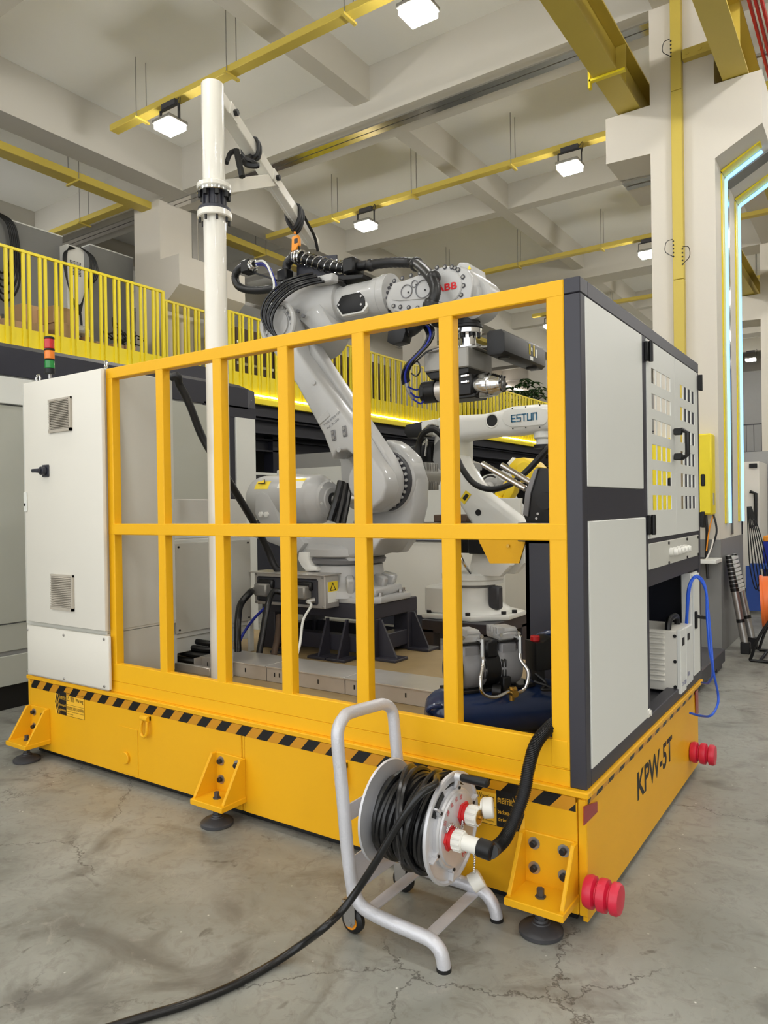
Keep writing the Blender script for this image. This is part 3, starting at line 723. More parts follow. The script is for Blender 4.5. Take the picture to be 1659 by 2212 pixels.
# ================================================================ the big grey robot
rb = thing('industrial_robot', 'large light grey six axis robot arm carrying a milling spindle inside the yellow fence', 'robot', (-2.42, 1.74, .885))
AX = V((-2.42, 1.74, 0))
b = MB().prism([(-2.83, 1.46, .885), (-2.08, 1.46, .885), (-1.98, 1.56, .885), (-1.98, 1.94, .885), (-2.08, 2.05, .885), (-2.83, 2.05, .885), (-2.92, 1.94, .885), (-2.92, 1.56, .885)], (0, 0, .045), .012)
b.lathe((-2.42, 1.74, .92), (0, 0, 1), [(.36, 0), (.35, .05), (.30, .09), (.285, .13), (.275, .22), (.25, .235)], 40)
b.prism([(-2.76, 1.52, .92), (-2.12, 1.50, .92), (-2.04, 1.58, .92), (-2.04, 1.92, .92), (-2.12, 1.98, .92), (-2.76, 1.98, .92)], (0, 0, .075), .03, 3)
for a in range(-70, 60, 22):
    ca, sa = math.cos(math.radians(a)), math.sin(math.radians(a))
    p = V((-2.42+.27*ca, 1.74+.27*sa, 0)); q = V((-2.42+.37*ca, 1.74+.37*sa, 0))
    b.obox(p+V((0, 0, 1.03)), q+V((0, 0, 1.0)), .055, .11, bev=.012)
base = b.build('base_casting', ROB, rb)
for x, y in ((-2.06, 1.53), (-2.03, 1.62), (-2.03, 1.88), (-2.07, 1.97), (-2.2, 1.49), (-2.5, 1.49), (-2.8, 1.52)):
    MB().cyl((x, y, .93), (x, y, .955), .018, n=6).cyl((x, y, .93), (x, y, .936), .026, n=12).build('anchor_bolt', ZINC, base)
MB().lathe((-2.42, 1.74, 1.15), (0, 0, 1), [(.235, 0), (.29, .004), (.30, .03), (.29, .045), (.27, .05)], 40).build('slew_ring', ROBD, rb)
# turntable and axis-2 bracket
A2 = (-2.10, 1.745)
t = MB().lathe((-2.42, 1.74, 1.20), (0, 0, 1), [(.29, 0), (.315, .012), (.315, .06), (.28, .09), (.2, .1)], 40)
t.prism([(-2.74, 1.50, 1.22), (-2.60, 1.50, 1.20), (-2.2, 1.50, 1.20), (-2.02, 1.50, 1.235), (-1.93, 1.50, 1.34), (-2.1, 1.50, 1.40), (-2.6, 1.50, 1.36), (-2.80, 1.50, 1.33)], (0, .42, 0), .03, 3)
t.prism([(-2.60, 1.84, 1.22), (-2.05, 1.84, 1.22), (-1.93, 1.84, 1.36), (-1.87, 1.84, 1.56), (-1.86, 1.84, 1.74), (-1.92, 1.84, 1.92), (-2.02, 1.84, 2.01), (-2.09, 1.84, 2.05), (-2.12, 1.84, 2.05), (-2.14, 1.84, 1.99), (-2.26, 1.84, 1.93), (-2.34, 1.84, 1.80), (-2.40, 1.84, 1.5)], (0, .20, 0), .03, 3)
t.cyl((-2.10, 1.82, 1.745), (-2.10, 2.02, 1.745), .235, n=40, bev=.02)
t.prism([(-3.12, 1.46, 1.34), (-2.95, 1.46, 1.30), (-2.66, 1.46, 1.22), (-2.58, 1.46, 1.30), (-2.7, 1.46, 1.42), (-3.02, 1.46, 1.48)], (0, .36, 0), .03, 2)
tur = t.build('turret', ROB, rb)
MB().cyl((-2.10, 1.775, 1.745), (-2.10, 1.822, 1.745), .222, n=40).build('bearing_ring', GREYD, tur)
for k in range(30):
    a = 2*PI*k/30
    c = V((-2.10+.205*math.cos(a), 1.775, 1.745+.205*math.sin(a)))
    MB().cyl(c, c+V((0, -.012, 0)), .0115, n=8).build('ring_bolt', ROB, tur)
# axis-2 motor on the far side
m = MB().cyl((-1.98, 2.0, 1.78), (-1.98, 2.24, 1.78), .10, n=20)
for k in range(8): m.box((-2.07, 2.03+.024*k, 1.68), (-1.885, 2.042+.024*k, 1.88), .003)
m.build('axis_motor', GALV, tur)
m = MB().cyl((-2.25, 1.6, 1.27), (-2.25, 1.6, 1.18), .09, n=20).cyl((-2.12, 1.56, 1.36), (-2.12, 1.56, 1.08), .05, n=16).cyl((-2.12, 1.56, 1.08), (-2.12, 1.56, 1.05), .055, .03, n=16)
m.build('axis_one_motor', ROB, tur)
m = MB().prism([(-2.607, 1.42, 1.238), (-2.515, 1.42, 1.24), (-2.516, 1.42, 1.19), (-2.491, 1.42, 1.144), (-2.44, 1.42, 1.133), (-2.44, 1.42, 1.11), (-2.544, 1.42, 1.103), (-2.587, 1.42, 1.141), (-2.617, 1.42, 1.187)], (0, .10, 0), .008)
m.build('stop_bracket', ROBW, tur)
# balancer cylinder
bz = 1.635; by = 1.62
bl = MB().lathe((-3.235, by, bz), (1, 0, -.02), [(0, 0), (.07, .006), (.13, .03), (.168, .075), (.182, .13), (.185, .16), (.185, .66), (.182, .68), (.165, .70), (.16, .72), (.135, .74), (.13, .765), (.09, .78), (.085, .79), (.0, .792)], 40)
bal = bl.build('balancer_cylinder', ROB, tur)
MB().box((-2.98, by-.02, bz+.17), (-2.93, by+.02, bz+.22), .008).build('lifting_lug', ROB, bal)
MB().cyl((-2.46, by, bz-.016), (-2.18, by, bz-.03), .03, n=16).build('piston_rod', STEEL, bal)
MB().lathe((-2.446, by, bz-.016), (1, 0, 0), [(.05, 0), (.05, .012), (.032, .014)], 20).build('rod_seal', RUBBER, bal)
for a in range(6):
    c = V((-2.47, by+.115*math.cos(a*PI/3+.4), bz+.115*math.sin(a*PI/3+.4)))
    MB().cyl(c, c+V((.01, 0, 0)), .009, n=8).build('cap_bolt', ROBW, bal)
MB().prism([(-3.041, 1.43, 1.674), (-2.988, 1.43, 1.687), (-2.917, 1.43, 1.671), (-2.867, 1.43, 1.605), (-2.792, 1.43, 1.442), (-2.975, 1.43, 1.414), (-3.05, 1.43, 1.52)], (0, .05, 0), .012).build('trunnion_bracket', ROB, tur)
for c in ((-2.978, 1.43, 1.516), (-2.921, 1.43, 1.515)):
    MB().cyl(c, V(c)+V((0, -.014, 0)), .022, n=6).cyl(V(c)+V((0, -.014, 0)), V(c)+V((0, -.018, 0)), .010, n=10).build('trunnion_bolt', ROBW, tur)
def on_cyl(x0, x1, a0, a1, m, nm, par, r=.1862):
    q = MB(); n = 8
    for k in range(n):
        p0, p1 = a0+(a1-a0)*k/n, a0+(a1-a0)*(k+1)/n
        f = lambda x, a: (x, by-r*math.cos(a), bz-.02*(x+3.235)+r*math.sin(a))
        q.quad([f(x0, p0), f(x1, p0), f(x1, p1), f(x0, p1)])
    return q.build(nm, m, par)
wl = on_cyl(-3.07, -2.93, .42, .82, LABY, 'warning_label', bal)
MB().prism([(-3.04, by-.158, bz+.112), (-2.965, by-.158, bz+.112), (-2.99, by-.136, bz+.146)], (0, -.002, .002)).build('warning_triangle', INK, wl, 0)
MB().prism([(-3.028, by-.1605, bz+.117), (-2.975, by-.1605, bz+.117), (-2.993, by-.1395, bz+.141)], (0, -.002, .002)).build('warning_triangle', LABY, wl, 0)
on_cyl(-2.84, -2.60, .80, .98, LABY, 'warning_label', bal); on_cyl(-2.84, -2.60, .45, .80, LABW, 'warning_label', bal)

# lower arm
front = [(-2.976, 1.45, 2.911), (-2.954, 1.45, 3.012), (-2.892, 1.45, 3.071), (-2.798, 1.45, 3.083), (-2.725, 1.45, 3.05), (-2.674, 1.45, 2.94), (-2.625, 1.45, 2.71), (-2.371, 1.45, 2.407), (-2.119, 1.45, 2.109), (-1.978, 1.45, 1.904), (-1.881, 1.45, 1.79), (-1.852, 1.45, 1.696), (-1.884, 1.45, 1.604), (-1.985, 1.45, 1.536), (-2.078, 1.45, 1.537), (-2.126, 1.45, 1.544), (-2.092, 1.45, 1.671), (-2.073, 1.45, 1.798), (-2.103, 1.45, 1.901), (-2.182, 1.45, 1.956), (-2.272, 1.45, 1.952), (-2.31, 1.45, 1.905), (-2.39, 1.45, 2.083), (-2.63, 1.45, 2.454), (-2.807, 1.45, 2.669), (-2.921, 1.45, 2.798)][0:]
back = [(-3.08, 1.62, 2.93), (-3.053, 1.62, 3.035), (-2.993, 1.62, 3.097), (-2.906, 1.62, 3.104), (-2.822, 1.62, 3.076), (-2.722, 1.62, 2.947), (-2.643, 1.62, 2.814), (-2.42, 1.62, 2.512), (-2.194, 1.62, 2.221), (-2.037, 1.62, 2.013), (-1.949, 1.62, 1.895), (-1.904, 1.62, 1.796), (-1.898, 1.62, 1.694), (-1.939, 1.62, 1.589), (-2.046, 1.62, 1.522), (-2.146, 1.62, 1.516), (-2.186, 1.62, 1.56), (-2.151, 1.62, 1.675), (-2.141, 1.62, 1.789), (-2.172, 1.62, 1.9), (-2.24, 1.62, 1.96), (-2.324, 1.62, 1.964), (-2.397, 1.62, 1.918), (-2.494, 1.62, 2.076), (-2.71, 1.62, 2.422), (-2.915, 1.62, 2.692)]
web = [(-3.127, 1.75, 2.955), (-3.075, 1.75, 3.065), (-2.976, 1.75, 3.1), (-2.88, 1.75, 3.07), (-2.751, 1.75, 2.906), (-2.478, 1.75, 2.536), (-2.247, 1.75, 2.239), (-2.086, 1.75, 2.025), (-1.988, 1.75, 1.903), (-1.943, 1.75, 1.786), (-1.953, 1.75, 1.671), (-2.014, 1.75, 1.573), (-2.137, 1.75, 1.514), (-2.282, 1.75, 1.509), (-2.401, 1.75, 1.562), (-2.459, 1.75, 1.684), (-2.469, 1.75, 1.893), (-2.553, 1.75, 2.089), (-2.775, 1.75, 2.445), (-2.984, 1.75, 2.722)]
m = MB().prism(front, (0, .17, 0), .022, 3).prism(back, (0, .14, 0), .02, 3).prism(web, (0, .05, 0), .01, 2)
m.cyl((-2.055, 1.50, 1.735), (-2.07, 1.78, 1.745), .155, n=36, bev=.015)
la = m.build('lower_arm', ROB, rb)
for c, r in (((-2.459, 1.449, 2.452), .017), ((-2.242, 1.449, 1.96), .018)):
    MB().cyl(c, V(c)+V((0, -.012, 0)), r, n=16, bev=.003).build('boss', ROB, la)
for px in (((720, 935), (721, 945)), ((744, 925), (745, 938))): pass
for a, c in (((-2.293, 1.449, 2.083), (-2.286, 1.449, 2.047)), ((-2.195, 1.449, 2.105), (-2.187, 1.449, 2.069))):
    MB().obox(V(a)+V((-.002, -.003, .02)), V(c)+V((.002, -.003, -.02)), .008, .038, (1, 0, 0), .0035).build('slot_pocket', ROBD, la)
    for q in (a, c): MB().cyl(V(q)+V((0, -.006, 0)), V(q)+V((0, -.012, 0)), .012, n=10).build('slot_bolt', ZINC, la)
c = (-2.379, 1.449, 2.197)
MB().obox(V(c)+V((-.05, 0, -.03)), V(c)+V((.05, 0, .03)), .012, .05, (0, 0, 1), .004).build('lug_plate', ROB, la)
c = V((-2.324, 1.449, 2.183))
text('TYPE 6700-150', 'cast_lettering', ROBD, la, c+V((.02, -.001, .0)), (.86, 0, .5), (-.5, 0, .86), .016, .17)
text('N 3.20', 'cast_lettering', ROBD, la, c+V((.03, -.001, -.035)), (.86, 0, .5), (-.5, 0, .86), .016, .12)
for p in ((-2.007, 1.5, 1.619), (-1.968, 1.5, 1.627), (-1.933, 1.5, 1.642)): MB().cyl(p, V(p)+V((0, -.02, 0)), .016, n=10).build('hub_bolt', GREYD, la)
MB().prism([(-2.391, 1.52, 2.338), (-2.319, 1.52, 2.364), (-2.171, 1.52, 2.145), (-2.172, 1.52, 2.064)], (.004, .09, .004)).build('white_patch', LABW, la, 0) if False else None
# bore ring at the elbow end of the lower arm
c = V((-2.792, 1.44, 2.922))
MB().torus(c+V((0, .0, 0)), (0, 1, 0), .155, .02, 36, 8).build('bore_rim', ROB, la)
MB().cyl(c+V((0, .012, 0)), c+V((0, .02, 0)), .15, n=36).build('bore_plate', ROBD, la)
for k in range(16):
    a = 2*PI*k/16; q = c+V((.125*math.cos(a), .012, .125*math.sin(a)))
    MB().cyl(q, q+V((0, -.012, 0)), .011, n=8).build('bore_bolt', ROB, la)
MB().cyl(c+V((0, .01, 0)), c+V((0, -.004, 0)), .098, n=32).build('bore_cap', ROB, la)

# elbow housing, forearm tube, wrist
ex, ez = c.x, c.z
m = MB().cyl((ex+.03, 1.62, ez+.05), (ex+.03, 2.02, ez+.05), .235, n=40, bev=.03)
m.lathe((ex-.02, 1.74, 3.075), (1, 0, -.012), [(.10, -.18), (.17, -.14), (.20, -.06), (.205, .1), (.20, .25), (.18, .36), (.165, .42)], 40)
m.prism([(-2.684, 1.55, 2.962), (-2.616, 1.55, 3.013), (-2.579, 1.55, 3.074), (-2.483, 1.55, 3.048), (-2.42, 1.55, 2.954), (-2.349, 1.55, 2.856), (-2.444, 1.55, 2.823), (-2.565, 1.55, 2.858)], (0, .3, 0), .02, 2)
el = m.build('elbow_housing', ROB, rb)
for q in ((-2.653, 1.52, 3.009), (-2.604, 1.52, 2.967)): MB().cyl(q, V(q)+V((0, -.02, 0)), .014, n=10).build('elbow_bolt', ROBD, el)
m = MB().lathe((-2.65, 1.74, 3.067), (1, 0, -.012), [(.15, 0), (.168, .004), (.168, .05), (.150, .07), (.138, .12), (.132, .35), (.132, .54), (.142, .56), (.142, .62), (.15, .63), (.15, .69)], 40)
fa = m.build('forearm_tube', ROB, el)
cp = V((-2.246, 1.61, 3.024))
o = [(-.125, .0), (-.075, .062), (.085, .062), (.125, .02), (.125, -.04), (.09, -.07), (-.075, -.07)]
m = MB().prism([(cp.x+a*1.15, 1.618, cp.z+bb*1.18) for a, bb in o], (0, .05, 0), .004)
m.build('cover_gasket', ROBW, fa)
m = MB().prism([(cp.x+a, 1.606, cp.z+bb) for a, bb in o], (0, .03, 0), .004)
cv = m.build('black_cover', BLACK, fa)
for a, bb in ((-.1, 0), (.1, .028), (.1, -.03)): MB().cyl((cp.x+a, 1.606, cp.z+bb), (cp.x+a, 1.599, cp.z+bb), .009, n=8).build('cover_screw', ZINC, cv)
# wrist housing: a long rounded casting with a raised cover plate and cap screws round it
wo = [(-1.919, 1.56, 2.976), (-1.887, 1.56, 3.043), (-1.804, 1.56, 3.075), (-1.656, 1.56, 3.09), (-1.548, 1.56, 3.112), (-1.444, 1.56, 3.116), (-1.342, 1.56, 3.101), (-1.276, 1.56, 3.064), (-1.241, 1.56, 2.999), (-1.235, 1.56, 2.939), (-1.249, 1.56, 2.869), (-1.293, 1.56, 2.82), (-1.364, 1.56, 2.803), (-1.483, 1.56, 2.81), (-1.733, 1.56, 2.841), (-1.852, 1.56, 2.87), (-1.905, 1.56, 2.92)]
wh = MB().prism(wo, (0, .36, 0), .03, 3).build('wrist_housing', ROB, rb)
MB().prism([(-1.875, 1.54, 2.958), (-1.844, 1.54, 3.037), (-1.753, 1.54, 3.073), (-1.626, 1.54, 3.089), (-1.519, 1.54, 3.104), (-1.426, 1.54, 3.104), (-1.325, 1.54, 3.084), (-1.266, 1.54, 3.048), (-1.24, 1.54, 2.994), (-1.235, 1.54, 2.934), (-1.249, 1.54, 2.864), (-1.292, 1.54, 2.822), (-1.353, 1.54, 2.805), (-1.472, 1.54, 2.816), (-1.702, 1.54, 2.848), (-1.824, 1.54, 2.88)], (0, .03, 0), .01, 2).build('wrist_cover', ROB, wh)
MB().prism([(-1.858, 1.532, 2.997), (-1.83, 1.532, 3.064), (-1.778, 1.532, 3.069), (-1.533, 1.532, 3.045), (-1.478, 1.532, 3.007), (-1.472, 1.532, 2.952), (-1.493, 1.532, 2.914), (-1.599, 1.532, 2.92), (-1.78, 1.532, 2.939), (-1.84, 1.532, 2.956)], (0, .02, 0), .006, 2).build('cover_plate', ROB, wh)
for q in ((-1.819, 1.538, 3.082), (-1.755, 1.538, 3.088), (-1.686, 1.538, 3.094), (-1.617, 1.538, 3.096), (-1.487, 1.538, 3.106), (-1.428, 1.538, 3.098), (-1.377, 1.538, 3.088), (-1.354, 1.538, 3.077), (-1.331, 1.538, 3.061), (-1.298, 1.538, 3.01), (-1.296, 1.538, 2.954), (-1.313, 1.538, 2.898), (-1.829, 1.538, 2.915), (-1.774, 1.538, 2.899), (-1.708, 1.538, 2.885), (-1.639, 1.538, 2.87)):
    MB().cyl(q, V(q)+V((0, -.002, 0)), .0155, n=16).build('counterbore', GREYD, wh)
    MB().cyl(V(q)+V((0, -.002, 0)), V(q)+V((0, -.006, 0)), .0085, n=10).build('cap_screw', GALV, wh)
for q, r in (((-1.718, 1.528, 2.992), .043), ((-1.588, 1.528, 2.984), .058), ((-1.655, 1.528, 3.03), .022)):
    MB().torus(q, (0, 1, 0), r, .0035, 28, 6).build('cover_ring', ROBD, wh)
    MB().cyl(V(q)+V((.015, 0, -.01)), V(q)+V((.015, -.004, -.01)), .006, n=8).build('plug_screw', INK, wh)
lg = V((-1.409, 1.53, 2.964))
MB().cyl(lg+V((0, .02, 0)), lg, .105, n=40, bev=.006).build('logo_cap', ROB, wh)
text('ABB', 'logo', INKR, wh, lg+V((-.005, -.0015, .0)), (1, 0, 0), (0, 0, 1), .046, .155, bold=.03)
MB().prism([(-1.435, 1.7, 3.148), (-1.41, 1.7, 3.171), (-1.355, 1.7, 3.159), (-1.315, 1.7, 3.13), (-1.309, 1.7, 3.077), (-1.349, 1.7, 3.1)], (0, .2, 0), .012, 2).build('motor_cap', ROB, wh)
q = V((-1.333, 1.695, 3.117)); MB().prism([q+V((-.014, 0, -.012)), q+V((.014, 0, -.012)), q+V((0, 0, .014))], (0, -.003, 0)).build('warning_triangle', LABY, wh, 0)
for k, s in ((0, 1), (1, -1)):
    q = V((-1.923, 1.6, 3.011))
for i in range(7):
    q = V((-1.93, 1.74-.135*math.cos(-.9+i*.3), 3.0+.135*math.sin(-.9+i*.3))); MB().cyl(q, q+V((.012, 0, 0)), .012, n=8).build('joint_bolt', GREYD, wh)
# wrist disc and flange
dc = V((-1.311, 1.74, 2.912))
m = MB().cyl((dc.x, 1.66, dc.z), (dc.x, 1.86, dc.z), .14, n=36, bev=.02).cyl((dc.x, 1.60, dc.z), (dc.x, 1.67, dc.z), .09, n=28, bev=.01)
m.box((dc.x-.10, 1.66, dc.z-.12), (dc.x+.02, 1.84, dc.z-.02), .02)
wr = m.build('wrist_joint', ROB, rb)
fx = -1.376
MB().cyl((fx, 1.74, 2.75), (fx, 1.74, 2.80), .085, n=28).cyl((fx, 1.74, 2.725), (fx, 1.74, 2.752), .10, n=28, bev=.006).build('flange_collar', BLACK, wr)
MB().cyl((fx, 1.74, 2.69), (fx, 1.74, 2.725), .095, n=32, bev=.003).cyl((fx, 1.74, 2.6), (fx, 1.74, 2.69), .055, n=24).cyl((fx, 1.74, 2.585), (fx, 1.74, 2.605), .10, n=32).build('tool_flange', CHROME, wr)
for k in range(8):
    a = 2*PI*k/8; MB().cyl((fx+.078*math.cos(a), 1.74+.078*math.sin(a), 2.69), (fx+.078*math.cos(a), 1.74+.078*math.sin(a), 2.67), .011, n=8).build('flange_bolt', INK, wr)

# milling spindle end effector
sp = thing('milling_spindle', 'black and chrome milling spindle under a silver adapter box on the robot flange', 'spindle', (-1.4, 1.72, 2.3))
MB().box((-1.605, 1.55, 2.44), (-1.278, 1.90, 2.572), .008).box((-1.50, 1.62, 2.572), (-1.25, 1.86, 2.588), .003).build('adapter_box', GALV, sp, 0)
MB().prism([(-1.60, 1.56, 2.438), (-1.28, 1.56, 2.438), (-1.28, 1.56, 2.405), (-1.36, 1.56, 2.39), (-1.56, 1.56, 2.39)], (0, .32, 0), .006).build('mounting_plate', BLACK, sp, 0)
MB().box((-1.45, 1.56, 2.262), (-1.26, 1.75, 2.40), .008).box((-1.50, 1.57, 2.245), (-1.24, 1.74, 2.27), .006).build('clamp_block', BLACK, sp)
for z in (2.345, 2.385): MB().box((-1.33, 1.545, z-.008), (-1.27, 1.565, z+.008), .003).cyl((-1.285, 1.545, z), (-1.285, 1.538, z), .008, n=8).build('clamp_screw', CHROME, sp)
SY, SZ = 1.65, 2.325
MB().cyl((-1.672, SY, SZ), (-1.55, SY, SZ), .074, n=32, bev=.01).box((-1.66, SY-.078, SZ-.04), (-1.63, SY-.06, SZ+.03), .004).build('spindle_motor', BLACK, sp)
MB().cyl((-1.55, SY, SZ), (-1.45, SY, SZ), .07, n=32).build('motor_sleeve', STEEL, sp)
MB().lathe((-1.26, SY, SZ), (1, 0, 0), [(.076, 0), (.079, .005), (.079, .09), (.074, .095), (.072, .125), (.058, .15), (.055, .17), (.045, .172), (.045, .178), (.02, .178), (.02, .16), (0, .16)], 36).build('spindle_nose', CHROME, sp)
for k in range(6):
    a = 2*PI*k/6; MB().cyl((-1.085, SY+.05*math.cos(a), SZ+.05*math.sin(a)), (-1.078, SY+.05*math.cos(a), SZ+.05*math.sin(a)), .008, n=8).build('nose_screw', INK, sp)

# black 3d scanner box beside the flange
sc = thing('scanner_box', 'long black scanner box with yellow labels hanging at the right of the robot flange', 'scanner', (-1.1, 1.93, 2.58))
m = MB().prism([(-1.17, 1.60, 2.515), (-1.15, 1.60, 2.50), (-1.07, 1.60, 2.50), (-1.046, 1.60, 2.52), (-1.046, 1.60, 2.63), (-1.07, 1.60, 2.658), (-1.15, 1.60, 2.66), (-1.17, 1.60, 2.645)], (0, .67, 0), .008)
m.build('housing', BLACK, sc)
MB().box((-1.36, 1.72, 2.585), (-1.12, 1.86, 2.598), .002).box((-1.15, 1.72, 2.585), (-1.14, 1.98, 2.66)).build('mounting_arm', GALV, sc, 0)
for y in (1.70, 2.15): MB().cyl((-1.1, y, 2.50), (-1.1, y, 2.49), .04, .034, n=20).build('lens_window', INK, sc)
for y in (1.985, 2.055): MB().box((-1.0455, y, 2.56), (-1.044, y+.016, 2.63)).build('label', LABY, sc, 0)
MB().box((-1.0455, 2.0, 2.525), (-1.044, 2.045, 2.55)).box((-1.0455, 2.09, 2.555), (-1.044, 2.115, 2.61)).box((-1.0455, 2.015, 2.585), (-1.044, 2.035, 2.61)).build('label', LABW, sc, 0)

# ---------------------------------------------------------------- dress pack on the robot
dp = thing('dress_pack', 'black corrugated hose package with a spring lying along the robot upper arm', 'hose', (-2.5, 1.74, 3.2))
H = [(-2.971, 1.74, 3.352), (-2.965, 1.74, 3.427), (-2.949, 1.74, 3.486), (-2.891, 1.74, 3.514), (-2.815, 1.74, 3.502), (-2.677, 1.74, 3.438), (-2.52, 1.74, 3.371), (-2.368, 1.74, 3.334), (-2.262, 1.74, 3.323), (-2.158, 1.74, 3.313), (-1.957, 1.74, 3.289), (-1.791, 1.74, 3.249)] + [(-1.624, 1.58, 3.139), (-1.49, 1.46, 3.027), (-1.434, 1.42, 2.936), (-1.434, 1.4, 2.864), (-1.476, 1.4, 2.804), (-1.566, 1.45, 2.74), (-1.661, 1.5, 2.714), (-1.727, 1.5, 2.702)]
P = spline([V(p) for p in H], 10)
rr = [.034+.003*(k % 2) for k in range(len(P))]
hose = MB().tube(P, rr, 14).build('main_hose', RUBBER, dp, 50)
sprg = spline([V(p) for p in H[3:9]], 40); m = MB(); pts = []
L = len(sprg)
for k in range(L):
    d = (sprg[min(k+1, L-1)]-sprg[max(k-1, 0)]).normalized(); u, w2, _ = basis(d); a = 2*PI*14*k/L
    pts.append(sprg[k]+u*(.052*math.cos(a))+w2*(.052*math.sin(a)))
m.tube(pts, .0045, 6).build('return_spring', CHROME, dp)
for q, r in (((-2.154, 1.74, 3.309), .045), ((-1.756, 1.72, 3.23), .05), ((-1.47, 1.46, 3.017), .048), ((-1.458, 1.4, 2.825), .052)):
    MB().sphere(q, r, 18, 12).build('hose_ball', RUBBER, hose)
q = V((-2.815, 1.74, 3.505)); MB().torus(q, (1, 0, -.2), .045, .012, 20, 8).torus(q+V((-.03, 0, .0)), (1, 0, -.2), .05, .01, 20, 8).build('hose_clamp', CHROME, hose)
q = V((-2.317, 1.74, 3.328)); MB().box(q+V((-.05, -.07, -.06)), q+V((.06, .07, .055)), .015).build('hose_guide', BLACK, hose)
pl = [(-2.912, 1.8, 3.378), (-2.909, 1.8, 3.523), (-2.512, 1.8, 3.477), (-2.515, 1.8, 3.33), (-2.272, 1.8, 3.29), (-2.273, 1.8, 3.263), (-2.516, 1.8, 3.281), (-2.637, 1.8, 3.311)]
MB().prism(pl, (0, .012, 0)).build('back_plate', DARK2, dp, 0)
MB().prism([(-2.928, 1.66, 3.338), (-2.796, 1.66, 3.32), (-2.163, 1.66, 3.226), (-2.172, 1.66, 3.202), (-2.525, 1.66, 3.228), (-2.751, 1.66, 3.22), (-2.963, 1.66, 3.287)], (0, .16, 0), .004).build('support_rail', BLACK, dp, 0)
q = V((-2.962, 1.72, 3.367)); MB().box(q+V((-.05, -.05, -.04)), q+V((.05, .05, .06)), .012).build('elbow_fitting', BLACK, dp)
# rear loop
m = MB(); LP = spline([V(p) for p in [(-3.28, 1.7, 3.527), (-3.373, 1.7, 3.538), (-3.459, 1.7, 3.517), (-3.492, 1.7, 3.463), (-3.461, 1.7, 3.393), (-3.367, 1.7, 3.345), (-3.223, 1.7, 3.312), (-3.073, 1.7, 3.299), (-2.965, 1.7, 3.319)]], 12)
m.tube(LP, [.030+.0025*(k % 2) for k in range(len(LP))], 12).build('rear_loop', RUBBER, dp, 50)
q = V((-3.332, 1.7, 3.526)); MB().box(q+V((-.055, -.05, -.06)), q+V((.045, .05, .045)), .012).build('loop_clamp', BLACK, dp)
q = V((-3.271, 1.68, 3.516)); MB().torus(q, (1, -.4, 0), .036, .011, 20, 8).torus(q+V((.025, -.01, 0)), (1, -.4, 0), .03, .009, 20, 8).build('loop_gland', CHROME, dp)
MB().obox((-3.316, 1.72, 3.48), (-3.041, 1.72, 3.36), .05, .014).build('loop_strut', BLACK, dp, 0)
for i in range(4):
    o = V((.006*i, -.012*i, .010*(i % 2)))
    MB().tube([V(p)+o*k for p, k in zip([(-3.201, 1.66, 3.501), (-3.083, 1.62, 3.459), (-2.988, 1.58, 3.387), (-2.923, 1.55, 3.303), (-2.874, 1.52, 3.223), (-2.871, 1.5, 3.155)], (1, 1.6, 2, 2, 1.6, 1))], .0085, 7, 8).build('signal_cable', DBLUE if i < 3 else PANEL, dp)
for i in range(6):
    o = V((-.019*i+.045, -.007*(i % 2), .015*i-.035))
    MB().tube([V(p)+o for p in [(-2.455, 1.52, 3.22), (-2.552, 1.48, 3.208), (-2.642, 1.42, 3.17), (-2.733, 1.38, 3.103), (-2.794, 1.36, 3.028), (-2.823, 1.36, 2.945), (-2.802, 1.37, 2.869), (-2.758, 1.38, 2.817), (-2.704, 1.39, 2.771)]], .0095, 7, 8).build('power_cable', CABLE, dp)
MB().box(V((-2.436, 1.55, 3.211))+V((-.09, -.02, -.03)), V((-2.436, 1.55, 3.211))+V((.09, .06, .03)), .01).build('cable_bracket', ROB, dp)
MB().tube([(-2.566, 1.56, 3.238), (-2.522, 1.56, 3.243)], .02, 10).build('cable_connector', ZINC, dp)
MB().tube([(-2.52, 1.6, 3.212), (-2.39, 1.6, 3.208), (-2.344, 1.65, 3.191), (-2.356, 1.72, 3.156)], .022, 10, 6).build('power_cable', CABLE, dp)
# clamp under the forearm and cables running down to the spindle
q = V((-1.749, 1.5, 2.705))
MB().prism([q+V((-.075, -.06, -.05)), q+V((-.03, -.06, -.075)), q+V((.05, -.06, -.065)), q+V((.075, -.06, .0)), q+V((.06, -.06, .07)), q+V((-.06, -.06, .07))], (0, .10, 0), .01).build('lower_clamp', BLACK, dp)
MB().tube([(-1.709, 1.52, 2.771), (-1.655, 1.58, 2.787), (-1.542, 1.66, 2.767), (-1.441, 1.7, 2.747)], .02, 8, 6).build('hose_stay', BLACK, dp)
for i, mm in enumerate((CABLE, CABLE, DBLUE, CABLE, CABLE)):
    o = V((.012*i-.02, .006*(i % 2), .004*i))
    MB().tube([V(p)+o for p in [(-1.607, 1.5, 2.745), (-1.547, 1.5, 2.718), (-1.512, 1.48, 2.655), (-1.545, 1.48, 2.593), (-1.616, 1.48, 2.537), (-1.682, 1.48, 2.484), (-1.724, 1.5, 2.425), (-1.731, 1.52, 2.373)]], .009, 7, 8).build('spindle_cable', mm, dp)
MB().tube([(-1.734, 1.52, 2.429), (-1.722, 1.54, 2.338), (-1.704, 1.58, 2.279)], .015, 8, 5).build('cable_plug', GALV, dp)
MB().tube([(-1.716, 1.52, 2.356), (-1.689, 1.58, 2.339), (-1.662, 1.62, 2.354)], .006, 6, 5).tube([(-1.708, 1.54, 2.318), (-1.682, 1.58, 2.289), (-1.656, 1.62, 2.297)], .006, 6, 5).tube([(-1.687, 1.54, 2.272), (-1.654, 1.58, 2.243), (-1.649, 1.62, 2.272)], .006, 6, 5).build('signal_cable', DBLUE, dp)
